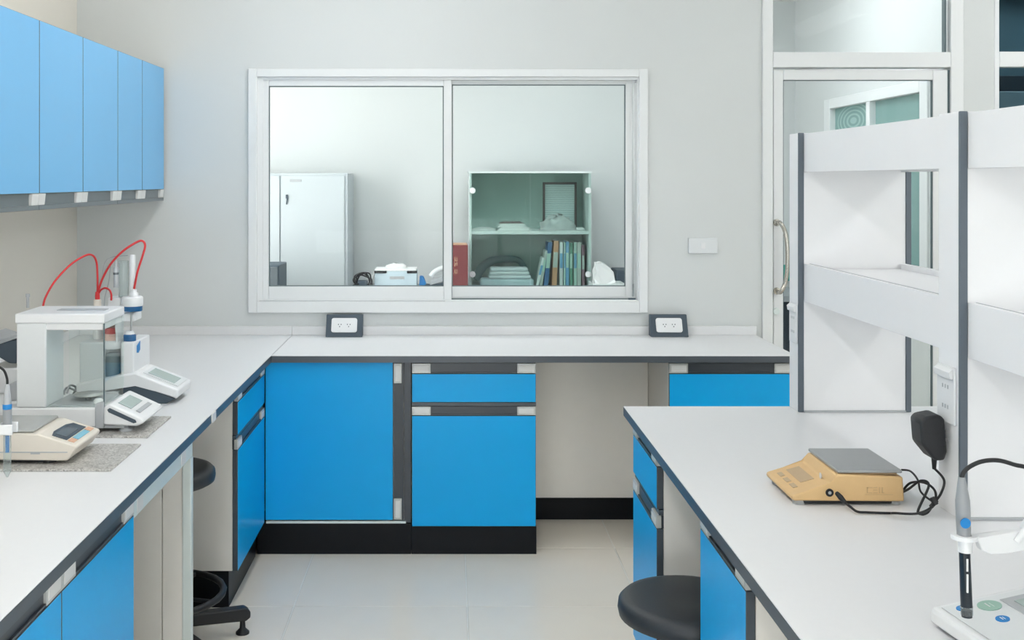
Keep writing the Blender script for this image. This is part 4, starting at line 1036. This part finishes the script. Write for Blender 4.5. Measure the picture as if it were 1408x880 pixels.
# red binder
RY = 6.75
rbk = thing('red_book', 'thick maroon book with pale spine marks beside the glass-fronted cabinet', 'book', (wx(633, RY), RY + .1, .8))
x0, x1, z1 = wx(621, RY), wx(643.5, RY), wz(337, RY)
obj('cover', MB().box(x0, x1, RY, RY + .22, .8005, z1, .006), 'maroon', rbk)
obj('page_block', MB().box(x0 + .008, x1 - .008, RY + .012, RY + .215, z1 - .004, z1 + .003), 'tan_paper', rbk)
b = MB()
for k, zc in enumerate((356, 364, 373)):
    z = wz(zc, RY); xc = wx(627, RY)
    b.box(xc - .010, xc - .004, RY - .001, RY + .002, z - .012, z + .012).box(xc - .008, xc + .010, RY - .001, RY + .002, z - (.014 if k != 1 else -.004), z - (.008 if k != 1 else -.010)).box(xc + .004, xc + .009, RY - .001, RY + .002, z - .004, z + .012)
obj('spine_mark', b, 'tan_paper', rbk)
# box with black corners
BY = 6.75
bxz1 = wz(370, BY)
wb = thing('file_box', 'white box with black upper corners on the far table', 'box', (wx(544, BY), BY + .08, .8))
x0, x1 = wx(515, BY), wx(573, BY)
obj('box', MB().box(x0, x1, BY, BY + .16, .8005, bxz1 - .012, .003), 'cloth_pale', wb)
obj('lid', MB().box(x0 + .002, x1 - .002, BY - .001, BY + .162, bxz1 - .012, bxz1 + .002, .003), 'paper', wb)
obj('corner_guard', MB().box(x0 - .002, x0 + .075, BY - .006, BY + .02, bxz1 - .026, bxz1 - .010, .002).box(x1 - .06, x1 + .002, BY - .006, BY + .02, bxz1 - .026, bxz1 - .010, .002), 'black_plastic', wb)
obj('flap', MB().prism([(wx(504, BY), wz(390, BY)), (wx(514.5, BY), wz(373, BY)), (wx(514.5, BY), wz(378, BY)), (wx(507, BY), wz(391, BY))], 'y', BY + .01, BY + .15), 'paper', wb)
obj('front_mark', MB().box(wx(536, BY), wx(556, BY), BY - .001, BY + .002, wz(384, BY), wz(380, BY)), 'plastic_grey', wb)
tag(heap('tissue', wx(544, BY), BY + .08, bxz1 + .0025, .07, .04, .03, 'paper', 11, amp=.006), 'crumpled white tissue on the lid of the white box', 'tissue')
# cable bundle
cb = thing('cable_bundle', 'coiled dark cable with plug on the far table beside the locker', 'cable', (wx(496, 6.7), 6.7, .8))
pts = []
for k in range(26):
    a = k * .95; rr = .045 + .012 * math.sin(k * 1.7)
    pts.append((wx(499, 6.7) + rr * 1.1 * math.cos(a), 6.72 + .03 * math.sin(a * .6), .875 + rr * math.sin(a)))
pts += [(wx(488, 6.7), 6.7, .85), (wx(482, 6.7), 6.69, .815), (wx(486, 6.7), 6.66, .806)]
obj('coil', MB().tube(pts, .005, n=6, sub=5), 'black_rubber', cb)
obj('plug', MB().box(wx(491, 6.7), wx(505, 6.7), 6.70, 6.75, .8005, .88, .008), 'slate', cb)
obj('tail', MB().tube([(wx(493, 6.7), 6.70, .86), (wx(486, 6.7), 6.68, .85), (wx(480, 6.7), 6.66, .835)], .006), 'black_rubber', cb)
# blue and grey items right of the box
bt = thing('tape_dispenser', 'blue tape dispenser beside the white box on the far table', 'dispenser', (wx(581, 6.8), 6.8, .8))
obj('body', MB().prism([(wx(576, 6.8), .8005), (wx(589, 6.8), .8005), (wx(588, 6.8), .83), (wx(582, 6.8), .90), (wx(577, 6.8), .90)], 'y', 6.78, 6.84, .006), 'label_blue', bt)
obj('wheel', MB().lathe([(.02, -.008), (.02, .008)], (wx(588, 6.8), 6.77, .835), 'y', n=16), 'slate', bt)
ph = thing('desk_telephone', 'grey and white layered device at the right end of the left pane', 'device', (wx(602, 6.8), 6.85, .8))
obj('base', MB().prism([(wx(591, 6.8), .8005), (wx(617, 6.8), .8005), (wx(617, 6.8), .87), (wx(591, 6.8), .84)], 'y', 6.78, 6.95, .006), 'slate', ph)
obj('middle', MB().prism([(wx(591, 6.8), .842), (wx(617, 6.8), .873), (wx(617, 6.8), .91), (wx(593, 6.8), .875)], 'y', 6.785, 6.94, .005), 'plastic_grey', ph)
obj('handset', MB().tube([(wx(593, 6.8), 6.82, .895), (wx(598, 6.8), 6.82, .925), (wx(608, 6.8), 6.82, .945), (wx(616, 6.8), 6.82, .94)], [.02, .016, .018, .022], n=10), 'plastic_offwhite', ph)
# tissue and tray on the right
tr = thing('tray', 'pale shallow tray on the far table right of the glass-fronted cabinet', 'tray', (wx(834, 6.7), 6.75, .8))
x0, x1 = wx(815, 6.65), wx(860, 6.65)
obj('floor', MB().box(x0, x1, 6.65, 6.85, .8005, .845, .004), 'cabinet_pale', tr)
obj('rim', MB().box(x0, x1, 6.648, 6.656, .84, .865, .002).box(x0, x1, 6.846, 6.852, .84, .865, .002).box(x0, x0 + .006, 6.65, 6.85, .84, .865, .002).box(x1 - .006, x1, 6.65, 6.85, .84, .865, .002), 'cabinet_pale', tr)
b = MB()
xs0, xs1 = wx(817.5, 6.72), wx(847, 6.72)
b.prism([(xs0, .846), (xs1, .846), (xs1 - .012, .915), (xs1 - .05, .965), (xs0 + .035, .995), (xs0 + .008, .985), (xs0 - .002, .92)], 'y', 6.69, 6.81)
bmesh.ops.subdivide_edges(b.bm, edges=b.bm.edges[:], cuts=2, use_grid_fill=True)
crumple(b, .006, 21, .86)
tag(obj('paper_bag', b, 'paper'), 'crumpled white paper bag standing in the pale tray', 'bag')
tag(obj('dark_case', MB().box(wx(846, 7.0), wx(866, 7.0), 6.95, 7.2, .8005, wz(371, 7.0), .008), 'slate'), 'dark grey case behind the tray at the right edge of the pane', 'case')
# coloured things by the door, right wall of the next room
tag(obj('notice_card', MB().box(2.05, 2.3, FAR - .006, FAR - .0005, wz(386, FAR), wz(364, FAR), .001), 'teal_card'), 'teal card on the far wall seen beside the door handle', 'notice')
tag(obj('dark_bin', MB().lathe([(.12, 0), (.15, .5), (.155, .72), (.001, .73)], (2.12, 7.1, 0), n=24), 'slate'), 'dark bin standing by the far wall seen through the door', 'bin')
